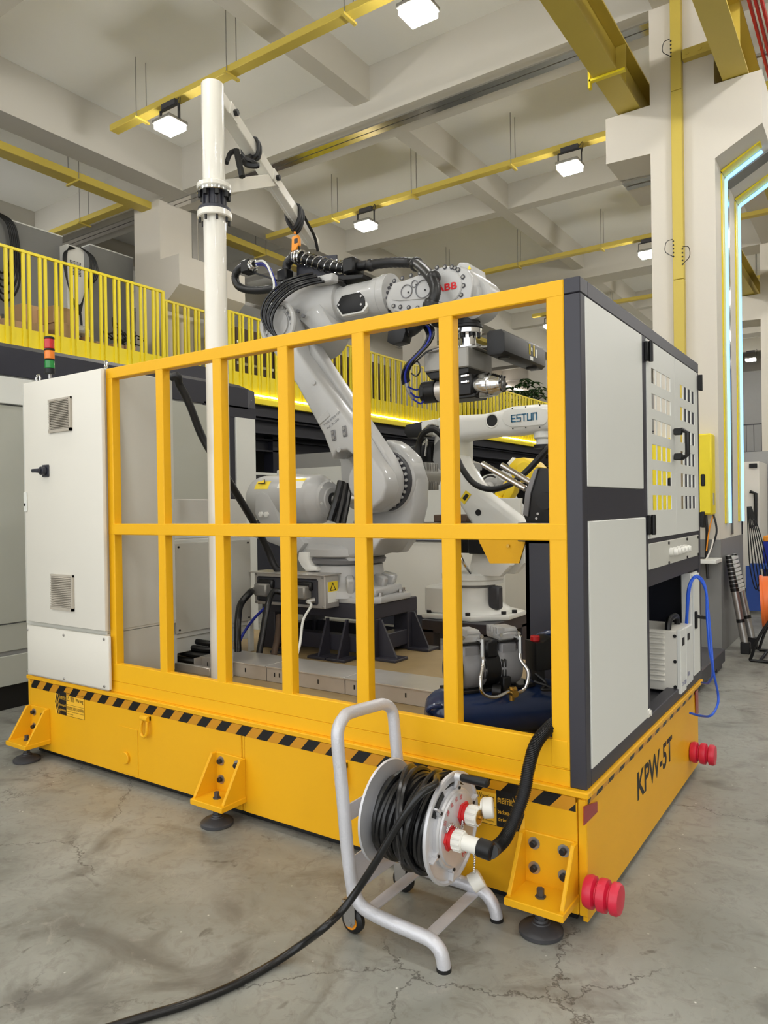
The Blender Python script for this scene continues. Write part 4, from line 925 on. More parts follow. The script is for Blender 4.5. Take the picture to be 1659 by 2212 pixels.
MB().tube([(-1.687, 1.5, 2.457), (-1.658, 1.5, 2.5), (-1.618, 1.5, 2.504), (-1.601, 1.5, 2.453), (-1.631, 1.5, 2.414), (-1.673, 1.5, 2.437)], .005, 6, 6).build('signal_cable', CABLE, dp)
MB().tube([(-1.691, 1.5, 2.473), (-1.611, 1.5, 2.524), (-1.568, 1.53, 2.569), (-1.534, 1.55, 2.58)], .006, 6, 6).build('signal_cable', CABLE, dp)
q = (-1.525, 1.54, 2.574); MB().cyl(q, V(q)+V((.05, 0, .004)), .014, n=12).build('connector', ZINC, dp)
MB().tube([(-2.265, 1.5, 1.742), (-2.278, 1.46, 1.611), (-2.307, 1.42, 1.465)], .03, 8, 6).tube([(-2.24, 1.52, 1.725), (-2.237, 1.47, 1.594), (-2.242, 1.42, 1.449)], .024, 8, 6).tube([(-2.222, 1.54, 1.708), (-2.204, 1.48, 1.577), (-2.193, 1.42, 1.449)], .02, 8, 6).build('turret_cables', CABLE, dp)

# ---------------------------------------------------------------- connector box at the robot base
jb = thing('connector_box', 'stainless connector box with plugs and a warning label at the robot base', 'connector box', (-2.6, 1.4, .85))
MB().box((-2.935, 1.30, .862), (-2.27, 1.458, 1.09), .004).build('housing', STEEL, jb, 0)
MB().box((-2.965, 1.27, 1.09), (-2.255, 1.47, 1.098), .002).build('lid', STEEL, jb, 0)
for x0 in (-2.90, -2.58):
    MB().box((x0, 1.292, .885), (x0+.25, 1.301, 1.065), .012).build('recess', GREYD, jb, 0)
for x in (-2.80, -2.44):
    MB().box((x-.06, 1.21, .93), (x+.06, 1.295, 1.02), .01).build('plug', GALV, jb)
    MB().box((x-.075, 1.26, .985), (x+.075, 1.30, 1.045), .01).build('plug_lever', RUBBER, jb)
    MB().cyl((x-.06, 1.25, .97), (x-.12, 1.235, .955), .026, .022, n=14).build('gland', ZINC, jb)
MB().cyl((-2.36, 1.30, .92), (-2.40, 1.26, .91), .022, n=14).build('gland', ZINC, jb)
for x in (-2.92, -2.62, -2.29):
    for z in (.875, 1.075): MB().cyl((x, 1.3, z), (x, 1.294, z), .007, n=8).build('screw', ZINC, jb)
lb = MB().box((-2.2695, 1.33, .90), (-2.2682, 1.44, 1.045)).build('warning_label', LABW, jb, 0)
MB().box((-2.2682, 1.33, .975), (-2.2676, 1.44, 1.045)).build('label_field', LABY, lb, 0)
MB().prism([(-2.2674, 1.35, .982), (-2.2674, 1.42, .982), (-2.2674, 1.385, 1.04)], (.0006, 0, 0)).build('warning_triangle', INK, lb, 0)
MB().prism([(-2.2668, 1.363, .988), (-2.2668, 1.407, .988), (-2.2668, 1.385, 1.025)], (.0006, 0, 0)).build('warning_triangle', LABY, lb, 0)

# cables from the box down to the deck
for lab, r, mm, pts in (
    ('thick black cable arching from the left plug of the connector box', .024, CABLE, [(-2.91, 1.24, .955), (-2.833, 1.15, 0.962), (-2.825, 1.05, 0.892), (-2.752, 0.95, 0.798), (-2.705, 0.9, 0.621), (-2.623, 0.85, 0.483), (-2.28, .86, .53), (-2.2, .95, .53)]),
    ('thick black cable hanging in a loop from the middle plug', .022, CABLE, [(-2.56, 1.24, .955), (-2.648, 1.2, 0.973), (-2.617, 1.1, 0.883), (-2.573, 1.0, 0.71), (-2.547, 0.93, 0.569), (-2.551, 0.88, 0.48), (-2.589, 0.85, 0.451), (-2.622, 0.84, 0.449)]),
    ('worn grey-brown hose curling from the deck behind the fence', .022, BROWN, [(-2.696, 1.3, 0.787), (-2.619, 1.2, 0.676), (-2.526, 1.05, 0.55), (-2.449, 0.9, 0.478), (-2.436, 0.8, 0.449), (-2.518, 0.8, 0.451), (-2.592, 0.82, 0.478)]),
    ('thin pale cable dropping from the right gland of the connector box', .009, PANEL, [(-2.40, 1.26, .91), (-2.311, 1.2, 0.897), (-2.297, 1.1, 0.811), (-2.241, 1.0, 0.679), (-2.159, 0.85, 0.565), (-2.0, .68, .53)]),
    ('dark blue cable pair crossing behind the black loops', .010, DBLUE, [(-2.74, 1.25, .93), (-2.69, 1.2, 0.893), (-2.792, 1.15, 0.784), (-2.863, 1.1, 0.664), (-2.799, 1.0, 0.595), (-2.673, 0.9, 0.499), (-2.59, 0.86, 0.47)])):
    t = tag(MB().tube(pts, r, 10, 8).build('cable', mm), lab, 'cable', 'cables at the robot base')

# steel cable duct lying on the deck
dt = thing('cable_duct', 'low steel cable duct lying on the deck behind the fence', 'cable duct', (-1.8, .8, HB))
for x0, x1 in ((-2.80, -2.22), (-2.215, -1.62), (-1.615, -.98)):
    d = MB().box((x0, .66, HB), (x1, .92, HB+.088), .002).box((x0, .65, HB+.086), (x1, .93, HB+.094), .001).build('duct_section', STEEL, dt, 0)
    for k in (.06, .10, .14, .40): MB().box((x0+k, .6585, HB+.035), (x0+k+.008, .6602, HB+.06)).build('slot', INK, d, 0)
dt2 = tag(MB().box((-2.95, .57, HB), (-2.62, .6, HB+.05), .002).box((-2.80, .60, HB), (-2.79, .66, HB+.09)).build('kerb_strip', STEEL), 'short bright steel strip on the deck beside the duct end', 'strip')

# ================================================================ robot controller behind the cream cabinet
ct = thing('robot_controller', 'light grey robot controller cabinet on the deck behind the cream cabinet', 'cabinet', (-3.2, .95, HB))
MB().box((-3.55, .57, .70), (-2.985, 1.32, 1.36), .006).build('housing', PANEL, ct, 0)
MB().box((-2.985, .60, .735), (-2.968, 1.30, 1.335), .004).build('door', CABG, ct, 0)
MB().box((-3.55, .55, 1.36), (-3.02, 1.32, 1.63), .006).build('upper_housing', WHITEP, ct, 0)
MB().box((-2.99, 1.275, HB), (-2.968, 1.32, .735), .002).box((-2.99, .565, HB), (-2.97, .61, .735), .002).box((-3.52, .6, .60), (-3.0, 1.3, .70), .003).build('stand', PANEL, ct, 0)
for y, z in ((.63, 1.31), (.63, .76), (1.27, .76), (1.27, 1.31)): MB().cyl((-2.968, y, z), (-2.963, y, z), .007, n=8).build('screw', INK, ct)
t = thing('cable_coil', 'dark coiled cables lying under the robot controller', 'cable', (-3.1, .8, HB))
for k in range(4): MB().torus((-3.08+.02*k, .85+.03*k, HB+.03+.035*k), (.1, .1, 1), .17-.01*k, .02, 28, 8).build('cable_turn', RUBBER, t)
t = tag(MB().tube([(-3.3, .5, 2.2), (-2.843, 0.5, 2.403), (-2.833, 0.55, 2.359), (-2.821, 0.62, 2.237), (-2.806, 0.72, 2.018), (-2.711, 0.85, 1.742), (-2.771, 1.1, 1.506), (-2.812, 1.3, 1.284), (-2.771, 1.36, 1.119), (-2.72, 1.42, 1.12)], .025, 12, 8).build('conduit_hose', RUBBER), 'thick black hose sloping from the cream cabinet down to the connector box', 'hose')

# ================================================================ white mast with jib arm
ms = thing('jib_mast', 'white round mast with a bolted flange joint and slanting jib arm', 'jib crane', (-2.54, .6, HB))
mx, my = -2.54, .6
MZ = [4.21, 3.581, 3.547, 3.524, 3.446, 3.412, 3.369]
MB().cyl((mx, my, HB), (mx, my, MZ[6]), .0695, n=36).build('lower_post', POSTW, ms)
MB().cyl((mx, my, MZ[6]), (mx, my, MZ[5]), .106, n=36, bev=.006).build('lower_flange', POSTW, ms)
MB().lathe((mx, my, MZ[5]), (0, 0, 1), [(.10, 0), (.10, .018), (.066, .03), (.062, .035), (.062, MZ[3]-MZ[5])], 32).build('bearing_neck', DARK2, ms)
for k in range(8):
    a = 2*PI*k/8+.2
    MB().cyl((mx+.068*math.cos(a), my+.068*math.sin(a), MZ[5]+.03), (mx+.068*math.cos(a), my+.068*math.sin(a), MZ[3]), .009, n=8).build('stud', GREYD, ms)
    MB().cyl((mx+.088*math.cos(a), my+.088*math.sin(a), MZ[3]-.03), (mx+.088*math.cos(a), my+.088*math.sin(a), MZ[3]), .014, n=6).build('flange_bolt', INK, ms)
    MB().cyl((mx+.09*math.cos(a), my+.09*math.sin(a), MZ[6]-.03), (mx+.09*math.cos(a), my+.09*math.sin(a), MZ[6]), .008, n=6).build('flange_bolt', INK, ms)
MB().cyl((mx, my, MZ[3]), (mx, my, MZ[2]), .104, n=36, bev=.004).build('bearing_flange', CHROME, ms)
MB().cyl((mx, my, MZ[2]), (mx, my, MZ[1]), .106, n=36, bev=.006).build('upper_flange', POSTW, ms)
MB().lathe((mx, my, MZ[1]), (0, 0, 1), [(.0695, 0), (.0695, MZ[0]-MZ[1]-.006), (.065, MZ[0]-MZ[1])], 36).build('upper_post', POSTW, ms)
j0, j1 = V((-2.524, 0.6, 4.145)), V((-2.98, 2.1, 3.742))
arm = MB().obox(j0, j1, .085, .085, bev=.004).build('jib_arm', POSTW, ms, 0)
jm = j0 + (j1-j0)*.495
s0 = V((mx, my, MZ[1]-.02))
q0, q1 = s0 + (jm-s0).normalized()*.05, jm+V((0, 0, -.01))
MB().obox(q0, q1, .075, .085, bev=.004).build('brace_arm', POSTW, ms, 0)
dj = (j1-j0).normalized(); sj = dj.cross(V((0, 0, 1))).normalized()
if sj.x < 0: sj = -sj
for q in (j0+dj*.17, jm):
    MB().obox(q-dj*.05+sj*.045, q+dj*.05+sj*.045, .010, .088).obox(q-dj*.05-sj*.045, q+dj*.05-sj*.045, .010, .088).build('clevis', POSTW, ms, 0)
    MB().cyl(q+sj*.05, q+sj*.075, .02, n=6).cyl(q-sj*.05, q-sj*.07, .02, n=6).build('pivot_bolt', INK, ms)
MB().tube([jm+V((0, 0, -.06)), j1-dj*.5+V((0, 0, -.07)), j1-dj*.12+V((0, 0, -.06))], .003, 5).build('stay_wire', PANEL, ms)
# black straps
def strap(mb, pts, wdt, nrm, th=.004, sub=6):
    P = spline([V(p) for p in pts], sub); nrm = V(nrm)
    for a, bb in zip(P, P[1:]):
        if (bb-a).length > 1e-4: mb.obox(a, bb+(bb-a)*.1, wdt, th, nrm)
    return mb
sg = thing('black_sling', 'black webbing sling knotted round the upper part of the jib arm', 'sling', jm)
m = MB(); q = j0+dj*((jm-j0).length*.60)
for e in (0, .03): 
    c = q+dj*e
    m.tube([c+sj*.05+V((0, 0, .055)), c+sj*.05+V((0, 0, -.055)), c-sj*.05+V((0, 0, -.055)), c-sj*.05+V((0, 0, .055))], .012, 6, 3, closed=True)
m.tube([q+V((0, 0, -.06)), (-2.584, 0.9, 3.868), (-2.505, 0.8, 3.823)], .02, 7, 5)
m.tube([(-2.495, 0.75, 3.844), (-2.518, 0.72, 3.819), (-2.511, 0.68, 3.743)], .016, 6, 5)
m.tube([(-2.491, 0.75, 3.843), (-2.462, 0.74, 3.758), (-2.435, 0.74, 3.657)], .022, 6, 5)
m.tube([(-2.477, 0.78, 3.792), (-2.464, 0.82, 3.771), (-2.407, 0.85, 3.761), (-2.452, 0.85, 3.797), (-2.484, 0.8, 3.808)], .018, 6, 5)
m.build('webbing', INK, sg)
sl = thing('tip_sling', 'black sling wrapped round the jib arm tip holding the yellow scale', 'sling', j1-dj*.3)
m = MB(); q = V((-2.85, 1.74, 3.833))
qa = j0+dj*((q-j0).dot(dj))
for e in (-.03, 0, .03):
    c = qa+dj*e
    m.tube([c+sj*.05+V((0, 0, .05)), c+sj*.05+V((0, 0, -.05)), c+V((0, 0, -.12)), c-sj*.05+V((0, 0, -.05)), c-sj*.05+V((0, 0, .05))], .014, 6, 3, closed=True)
m.tube([qa+sj*.055+V((0, 0, .03)), qa+sj*.06+dj*.12+V((0, 0, .0)), qa+sj*.06+dj*.26+V((0, 0, -.02)), qa+sj*.06+dj*.33+V((0, 0, -.1))], .013, 6, 5)
m.build('webbing', INK, sl)
hs = thing('hanging_scale', 'yellow hand hook scale hanging from the jib arm above the robot hose', 'scale', (qa.x, qa.y, qa.z-.3))
hz = qa.z-.085
m = MB().torus((qa.x, qa.y, hz-.015), sj, .016, .006, 16, 6).cyl((qa.x, qa.y, hz-.03), (qa.x, qa.y, hz-.06), .009, n=10)
m.build('hook', ORANGE, hs)
MB().prism([(qa.x+.68*a, qa.y, hz-.02+.62*b2) for a, b2 in ((-.05, -.09), (.03, -.08), (.05, -.13), (.05, -.21), (.01, -.25), (-.005, -.32), (-.05, -.33), (-.062, -.28))], (0, .035, 0), .007, 2).build('body', ORANGE, hs)
MB().box((qa.x-.008, qa.y-.003, hz-.135), (qa.x+.028, qa.y+.002, hz-.098), .003).build('display', GREYD, hs)
MB().cyl((qa.x+.02, qa.y+.018, hz-.155), (qa.x+.035, qa.y+.018, hz-.19), .008, n=8).build('lower_hook', INK, hs)
MB().tube([(qa.x+.035, qa.y+.018, hz-.19), (-2.823, 1.75, 3.517)], .004, 5).build('cord', PANEL, hs)

# ================================================================ blue air compressor behind the last fence opening
cp_ = thing('air_compressor', 'air compressor with blue tank and two ribbed grey pump heads behind the fence', 'compressor', (-.50, .45, HB))
CM = Matrix.Translation((-.56, .41, 0)) @ Matrix.Rotation(math.atan2(.81, .59), 4, 'Z')
def cb(mb, nm, m, par=cp_, sm=38, lab=None): return mb.xf(CM).build(nm, m, par, sm, lab)
tk = MB().lathe((-.34, 0, .635), (1, 0, 0), [(0, 0), (.05, .006), (.09, .024), (.11, .055), (.114, .075), (.1155, .076), (.1155, .09), (.114, .091), (.114, .59), (.11, .615), (.09, .646), (.05, .664), (0, .67)], 40)
for x in (-.24, .22):
    for y in (-.08, .08): tk.box((x-.02, y-.015, HB), (x+.02, y+.015, .56), .003)
tank = cb(tk, 'tank', TANK)
cb(MB().tube([(-.335, -.04, .66), (-.36, -.05, .68), (-.345, -.07, .70), (-.31, -.08, .70)], .01, 8, 4), 'tank_lug', TANK, tank)
cb(MB().tube([(.25, .06, .70), (.25, .06, .90), (.27, .05, .94), (.32, .0, .955), (.36, -.06, .95)], .017, 10, 6), 'carry_handle', TANK)
MZc = .83
cb(MB().box((-.25, -.07, .735), (.16, .07, .75), .003).box((-.24, -.06, .71), (-.2, .06, .74)).box((.1, -.06, .71), (.14, .06, .74)), 'base_bracket', BLACK)
mt = cb(MB().cyl((-.10, 0, MZc), (-.01, 0, MZc), .082, n=32).box((-.085, -.07, MZc+.05), (-.025, .03, MZc+.13), .010), 'motor_shell', BLACK)
for s, x in ((1, -.15), (-1, .035)):
    cs = cb(MB().lathe((x-.055, 0, MZc), (1, 0, 0), [(.05, 0), (.078, .008), (.088, .03), (.088, .09), (.084, .115), (.08, .12)] if s > 0 else [(.08, 0), (.084, .005), (.088, .03), (.088, .09), (.078, .112), (.05, .12)], 32).box((x-.043, -.055, MZc), (x+.045, .055, MZc+.115), .012), 'crankcase', ROBD, cp_, 38, 'grey pump crankcase')
    hd = MB().box((x-.054, -.058, MZc+.122), (x+.054, .058, MZc+.158), .008)
    hd.prism([(x-.05, -.054, MZc+.158), (x+.05, -.054, MZc+.158), (x+.043, -.045, MZc+.176), (x-.043, -.045, MZc+.176)], (0, .105, 0), .004, 1)
    for k in range(8): hd.box((x-.056, -.055+.0145*k, MZc+.135), (x-.02, -.049+.0145*k, MZc+.18), .001)
    h = cb(hd, 'pump_head', ALU, cs)
    cb(MB().box((x-.052, -.056, MZc+.112), (x+.052, .056, MZc+.122), .002), 'gasket', INK, cs)
    for dx in (-.045, .045): cb(MB().cyl((x+dx, -.055, MZc+.15), (x+dx, -.068, MZc+.15), .009, n=6), 'head_bolt', CHROME, h)
    for i in range(2):
        for j in range(2): cb(MB().box((x+.045*s-.006+.014*i, -.0885, MZc-.035+.045*j), (x+.045*s+.0+.014*i, -.07, MZc+.0+.045*j), .002), 'cooling_slot', INK, cs)
    cb(MB().cyl((x+.03, -.06, MZc+.135), (x+.03, -.10, MZc+.135), .011, n=8).cyl((x+.03, -.10, MZc+.145), (x+.03, -.10, MZc+.07), .010, n=6), 'elbow_fitting', CHROME, h)
    e = (-.005, -.12, .742) if s > 0 else (.03, -.12, .748)
    mid = (x+.0, -.135, .80) if s > 0 else (x+.05, -.135, .82)
    m2 = (x+.01, -.14, .75) if s > 0 else (x+.03, -.14, .755)
    m3 = (x+.07, -.135, .728) if s > 0 else (x-.01, -.135, .735)
    cb(MB().tube([(x+.03, -.10, MZc+.075), (x+.03, -.105, MZc+.04), mid, m2, m3, e], .0085, 10, 8), 'braided_hose', CHROME)
fan = cb(MB().cyl((-.232, 0, MZc-.005), (-.20, 0, MZc-.005), .085, n=32, bev=.006), 'fan_cowl', BLACK)
for r in (.03, .048, .066): cb(MB().torus((-.234, 0, MZc-.005), (1, 0, 0), r, .004, 28, 6), 'cowl_ring', GREYD, fan)
cb(MB().box((-.236, -.015, MZc-.02), (-.232, .015, MZc+.01)), 'cowl_badge', BROWN, fan)
cb(MB().cyl((.01, -.12, .745), (.03, -.12, .748), .013, n=10).cyl((.012, -.10, .735), (.012, -.15, .735), .016, n=12).cyl((.012, -.115, .70), (.012, -.115, .76), .012, n=10), 'check_valve', BRASS)
cb(MB().cyl((-.05, -.06, .735), (-.02, -.085, .735), .03, n=16).box((-.02, -.1, .735), (.02, -.06, .80), .004), 'air_filter', BLACK)
cb(MB().prism([(.17, -.06, .80), (.30, -.06, .80), (.30, -.06, .90), (.27, -.06, .95), (.24, -.06, .95), (.21, -.06, .93), (.17, -.06, .93)], (0, .1, 0), .008).box((.18, -.05, .70), (.22, .0, .80)), 'pressure_switch', BLACK)
cb(MB().cyl((.19, -.02, .93), (.19, -.02, .955), .022, n=16, bev=.003), 'switch_knob', REDP)
cb(MB().tube([(.25, -.08, .79), (.28, -.1, .785), (.33, -.12, .80)], .012, 8, 4).cyl((.26, -.07, .78), (.26, -.07, .72), .014, n=10), 'outlet_pipe', ZINC)
cb(MB().cyl((.29, -.11, .79), (.29, -.135, .775), .013, n=10), 'orange_nut', ORANGE)
cb(MB().box((.33, -.12, .81), (.37, -.10, .825), .003), 'red_lever', REDP)
cb(MB().tube([(.15, -.07, .76), (.2, -.11, .74), (.26, -.14, .70), (.32, -.16, .64)], .008, 7, 6).tube([(.17, -.05, .79), (.2, -.09, .75), (.16, -.12, .735), (.22, -.13, .73)], .008, 7, 6), 'power_lead', INK)
for x in (-.02, .12): cb(MB().cyl((x, -.05, .71), (x, -.05, .745), .016, n=12).cyl((x, -.05, .745), (x, -.05, .765), .008, n=8), 'rubber_mount', BLACK)

# ================================================================ cable reel on its hammered silver cart
rc = thing('cable_reel_cart', 'silver tubular cart on two castors holding a cable reel on the concrete', 'cart', (-.55, -.3, 0))
FY, RY = -.48, -.115
fp = [(-.339, FY, .004), (-.342, FY, .03), (-.353, FY, .062), (-.385, FY, .085), (-.44, FY, .091), (-.55, FY, .096), (-.645, FY, .106), (-.69, FY, .125), (-.714, FY, .165), (-.727, FY, .22), (-.74, FY, .318), (-.753, FY, .462), (-.767, FY, .60), (-.776, FY, .70), (-.780, FY+.012, .742), (-.785, FY+.05, .768), (-.79, FY+.10, .774), (-.79, RY-.10, .762), (-.787, RY-.05, .757), (-.78, RY-.012, .735), (-.773, RY, .70), (-.765, RY, .62), (-.75, RY, .46), (-.735, RY, .27), (-.715, RY, .165), (-.69, RY, .125), (-.645, RY, .106), (-.55, RY, .104), (-.44, RY, .102), (-.375, RY, .092), (-.340, RY, .064), (-.324, RY, .03), (-.32, RY, .004)]
MB().tube(fp, .024, 14, 3).build('tube_frame', HAMMER, rc, 60)
for y, x in ((FY, -.339), (RY, -.32)): MB().cyl((x, y, 0), (x, y, .012), .0255, n=18).build('rubber_tip', RUBBER, rc)
MB().box((-.43, FY, .082), (-.385, RY, .088)).build('cross_plate', HAMMER, rc, 0)
MB().box((-.672, FY, .105), (-.625, RY, .111)).build('cross_plate', HAMMER, rc, 0)
MB().prism([(-.722, FY+.02, .145), (-.722, RY-.02, .145), (-.738, RY-.02, .27), (-.738, FY+.02, .27)], (.005, 0, 0)).build('back_plate', HAMMER, rc, 0)
MB().prism([(-.755, FY-.02, .395), (-.755, RY, .395), (-.76, RY, .455), (-.76, FY-.02, .455)], (.006, 0, 0)).cyl((-.757, -.32, .41), (-.66, -.32, .41), .022, n=16).build('axle_bar', HAMMER, rc, 0)
for y, nm in ((-.468, 0), (-.128, 1)):
    w2 = MB().lathe((-.725, y-.018, .047), (0, 1, 0), [(.028, 0), (.04, .003), (.047, .010), (.047, .026), (.04, .033), (.028, .036)], 24).build('castor_wheel', BLACK if False else RUBBER, rc)
    MB().cyl((-.725, y-.0195, .047), (-.725, y+.0195, .047), .028, n=20).build('wheel_rim', ORANGE, w2)
    MB().prism([(-.755, y-.026, .125), (-.700, y-.026, .125), (-.700, y-.026, .05), (-.712, y-.026, .032), (-.740, y-.026, .032), (-.75, y-.026, .05)], (0, .004, 0)).prism([(-.755, y+.022, .125), (-.700, y+.022, .125), (-.700, y+.022, .05), (-.712, y+.022, .032), (-.740, y+.022, .032), (-.75, y+.022, .05)], (0, .004, 0)).box((-.755, y-.03, .115), (-.695, y+.03, .125)).cyl((-.725, y-.032, .047), (-.725, y-.026, .047), .012, n=8).build('castor_fork', ZINC, rc)
    MB().prism([(-.735, y-.02, .115), (-.70, y-.02, .115), (-.72, y-.02, .19), (-.745, y-.02, .20)], (0, .006, 0)).build('castor_gusset', HAMMER, rc, 0)

rl = thing('cable_reel', 'silver cable reel drum with red rimmed sockets mounted on the cart', 'cable reel', (-.53, -.32, .22))
RC = V((0, -.32, .41))
MB().lathe((-.672, -.32, .41), (1, 0, 0), [(.03, 0), (.183, .0), (.19, .005), (.186, .012), (.17, .008), (.05, .008)], 48).build('rear_flange', SILV, rl)
MB().cyl((-.668, -.32, .41), (-.385, -.32, .41), .10, n=32).build('drum', SILV, rl)
ff = MB().lathe((-.40, -.32, .41), (1, 0, 0), [(.03, 0), (.188, .0), (.193, .006), (.193, .016), (.184, .018), (.178, .010), (.13, .010)], 48).build('front_flange', SILV, rl)
MB().lathe((-.395, -.32, .41), (1, 0, 0), [(.138, .0), (.138, .018), (.132, .024), (.125, .024), (.122, .03), (.0, .03)], 44).build('terminal_cover', SILV, ff)
for k in range(6):
    a = 2*PI*k/6+.35; d = V((0, math.cos(a), math.sin(a))); c = V((-.38, -.32, .41))
    MB().obox(c+d*.135, c+d*.178, .006, .02, (1, 0, 0)).build('flange_rib', SILV, ff)
    q = c+d*.139; MB().cyl(q+V((-.012, 0, 0)), q+V((.008, 0, 0)), .013, n=12).build('cover_lug', SILV, ff); MB().cyl(q+V((.008, 0, 0)), q+V((.012, 0, 0)), .006, n=8).build('cover_screw', INK, ff)
c1 = V((-0.375, -0.317, 0.555)); c2 = V((-0.36, -0.323, 0.596))
MB().obox(c1, c2, .02, .014, (1, 0, 0), .004).cyl(c2+V((-.01, 0, 0)), c2+V((.012, 0, 0)), .014, n=12).build('crank_arm', SILV, ff)
MB().lathe(c2+V((.012, 0, 0)), (1, 0, 0), [(.012, 0), (.0145, .006), (.0155, .07), (.0165, .1), (.010, .106), (0, .106)], 16).build('crank_grip', BLACK, ff)
def socket(c, L, brass):
    c = V(c)
    s0 = MB().cyl(c+V((-.005, 0, 0)), c+V((.004, 0, 0)), .042, n=6).cyl(c+V((.004, 0, 0)), c+V((.016, 0, 0)), .034, n=24).build('red_gasket', REDP, rl)
    m = MB().cyl(c+V((.014, 0, 0)), c+V((.014+L, 0, 0)), .033, n=28, bev=.003)
    for k in range(12):
        a = 2*PI*k/12; m.box(c+V((.018, .033*math.cos(a)-.003, .033*math.sin(a)-.003)), c+V((.01+L, .033*math.cos(a)+.003, .033*math.sin(a)+.003)), .001)
    m.build('socket_ring', WHITEC, s0)
    if brass: MB().cyl(c+V((.014+L, 0, 0)), c+V((.016+L, 0, 0)), .025, n=24).cyl(c+V((.014+L, 0, 0)), c+V((.024+L, 0, 0)), .008, n=10).build('socket_face', BRASS, s0)
    return s0
k1 = V((-0.36, -0.283, 0.452)); k2 = V((-0.36, -0.386, 0.402))
s1 = socket(k1, .045, True); s2 = socket(k2, .04, False)
cpq = k1+V((.052, .042, .016))
MB().cyl(cpq, cpq+V((.035, .015, .004)), .036, n=26, bev=.004).cyl(cpq+V((-.006, -.002, 0)), cpq, .030, n=20).build('open_cap', WHITEC, s1)
pin = k2
MB().cyl(k2+V((.05, 0, 0)), k2+V((.112, .0, -.002)), .027, n=26, bev=.003).build('plug_body', WHITEC, s2)
def chain(pts, par):
    P = spline([V(p) for p in pts], 12); m = MB()
    for i in range(0, len(P)-1):
        d = (P[i+1]-P[i]); 
        if d.length < 1e-5: continue
        u, w2, dd = basis(d); m.torus(P[i], u if i % 2 else w2, .0042, .0012, 8, 4)
    return m.build('chain', CHROME, par, kind=None)
chain([k1+V((.01, -.03, -.01)), k1+V((.015, -.055, -.035)), k2+V((.01, -.01, .055)), k2+V((.0, -.03, .03))], s1)
capp = V((-0.359, -0.2, 0.174))
chain([k2+V((.06, .02, -.03)), V((-0.339, -0.25, 0.29)), V((-0.357, -0.22, 0.222)), capp+V((0, 0, .02))], s2)
MB().cyl(capp+V((-.016, -.012, -.012)), capp+V((.016, .012, .012)), .034, n=20, bev=.003).build('loose_cap', WHITEC, s2)
for i, chx in enumerate('防爆电缆盘'):
    a = math.radians(150-18*i); d = V((0, -math.cos(PI-a) if False else math.cos(a), math.sin(a)))
    text(chx, 'lettering', INKR, ff, V((-.3645, -.32, .41))+d*.108, V((0, 1, 0))*math.sin(a)+V((0, 0, -1))*math.cos(a), d, .018)
text('Ex', 'lettering', INKR, ff, (-.3645, -.28, .31), (0, 1, .2), (0, -.2, 1), .02)
MB().prism([(-.388, -.32+.165*math.cos(a), .41+.165*math.sin(a)) for a in (2.0, 2.2, 2.4, 2.6)]+[(-.388, -.32+.142*math.cos(a), .41+.142*math.sin(a)) for a in (2.6, 2.4, 2.2, 2.0)], (.003, 0, 0)).build('type_plate', BLACK, ff, 0)

# the cable wound on it and running off over the floor
pc = thing('power_cable', 'long black power cable wound on the reel and trailing away over the floor', 'cable', (-.55, -.5, 0))
m = MB(); random.seed(3)
turns = 11
pts = []
for k in range(turns*26):
    a = 2*PI*k/26; tx_ = k/(turns*26)
    pts.append(V((-.645+.225*tx_+.006*math.sin(a*.37), -.32+(.125+.004*math.sin(k*.11))*math.cos(a), .41+(.125+.004*math.sin(k*.11))*math.sin(a))))
m.tube(pts, .0125, 8).build('wound_layer', CABLE, pc)
m = MB(); pts = []
for k in range(10*26):
    a = 2*PI*k/26+.4; tx_ = k/(10*26)
    pts.append(V((-.418-.215*tx_+.022*math.sin(a+.5*tx_)*(1 if k % 52 < 30 else .5), -.32+(.149+.005*math.sin(k*.17))*math.cos(a), .41+(.149+.005*math.sin(k*.17))*math.sin(a))))
m.tube(pts, .0125, 8).build('wound_layer', CABLE, pc)
for ph, x0, x1 in ((.3, -.62, -.50), (1.1, -.55, -.47), (2.2, -.46, -.56)):
    pts = []
    for k in range(40):
        a = 2*PI*k/40+ph; s_ = .5-.5*math.cos(2*PI*k/40)
        pts.append(V((x0+(x1-x0)*s_, -.32+.170*math.cos(a), .41+.170*math.sin(a))))
    MB().tube(pts, .0125, 8, closed=True).build('wound_turn', CABLE, pc)
tr = [(-.43, -.27, .575), (-.432, -.345, .588), (-0.392, -0.43, 0.598), (-0.415, -0.49, 0.579), (-0.453, -0.52, 0.519), (-0.507, -0.535, 0.43), (-0.556, -0.55, 0.344), (-0.635, -0.56, 0.221), (-0.675, -0.6, 0.156), (-0.689, -0.68, 0.131), (-0.78, -0.69, 0.05), (-0.826, -0.762, 0.016), (-0.847, -0.874, 0.014), (-0.873, -0.971, 0.014), (-0.92, -1.082, 0.014), (-0.989, -1.2, 0.014), (-1.061, -1.34, 0.014), (-1.116, -1.503, 0.014)]
MB().tube(tr, .0135, 10, 8).build('trailing_run', CABLE, pc)

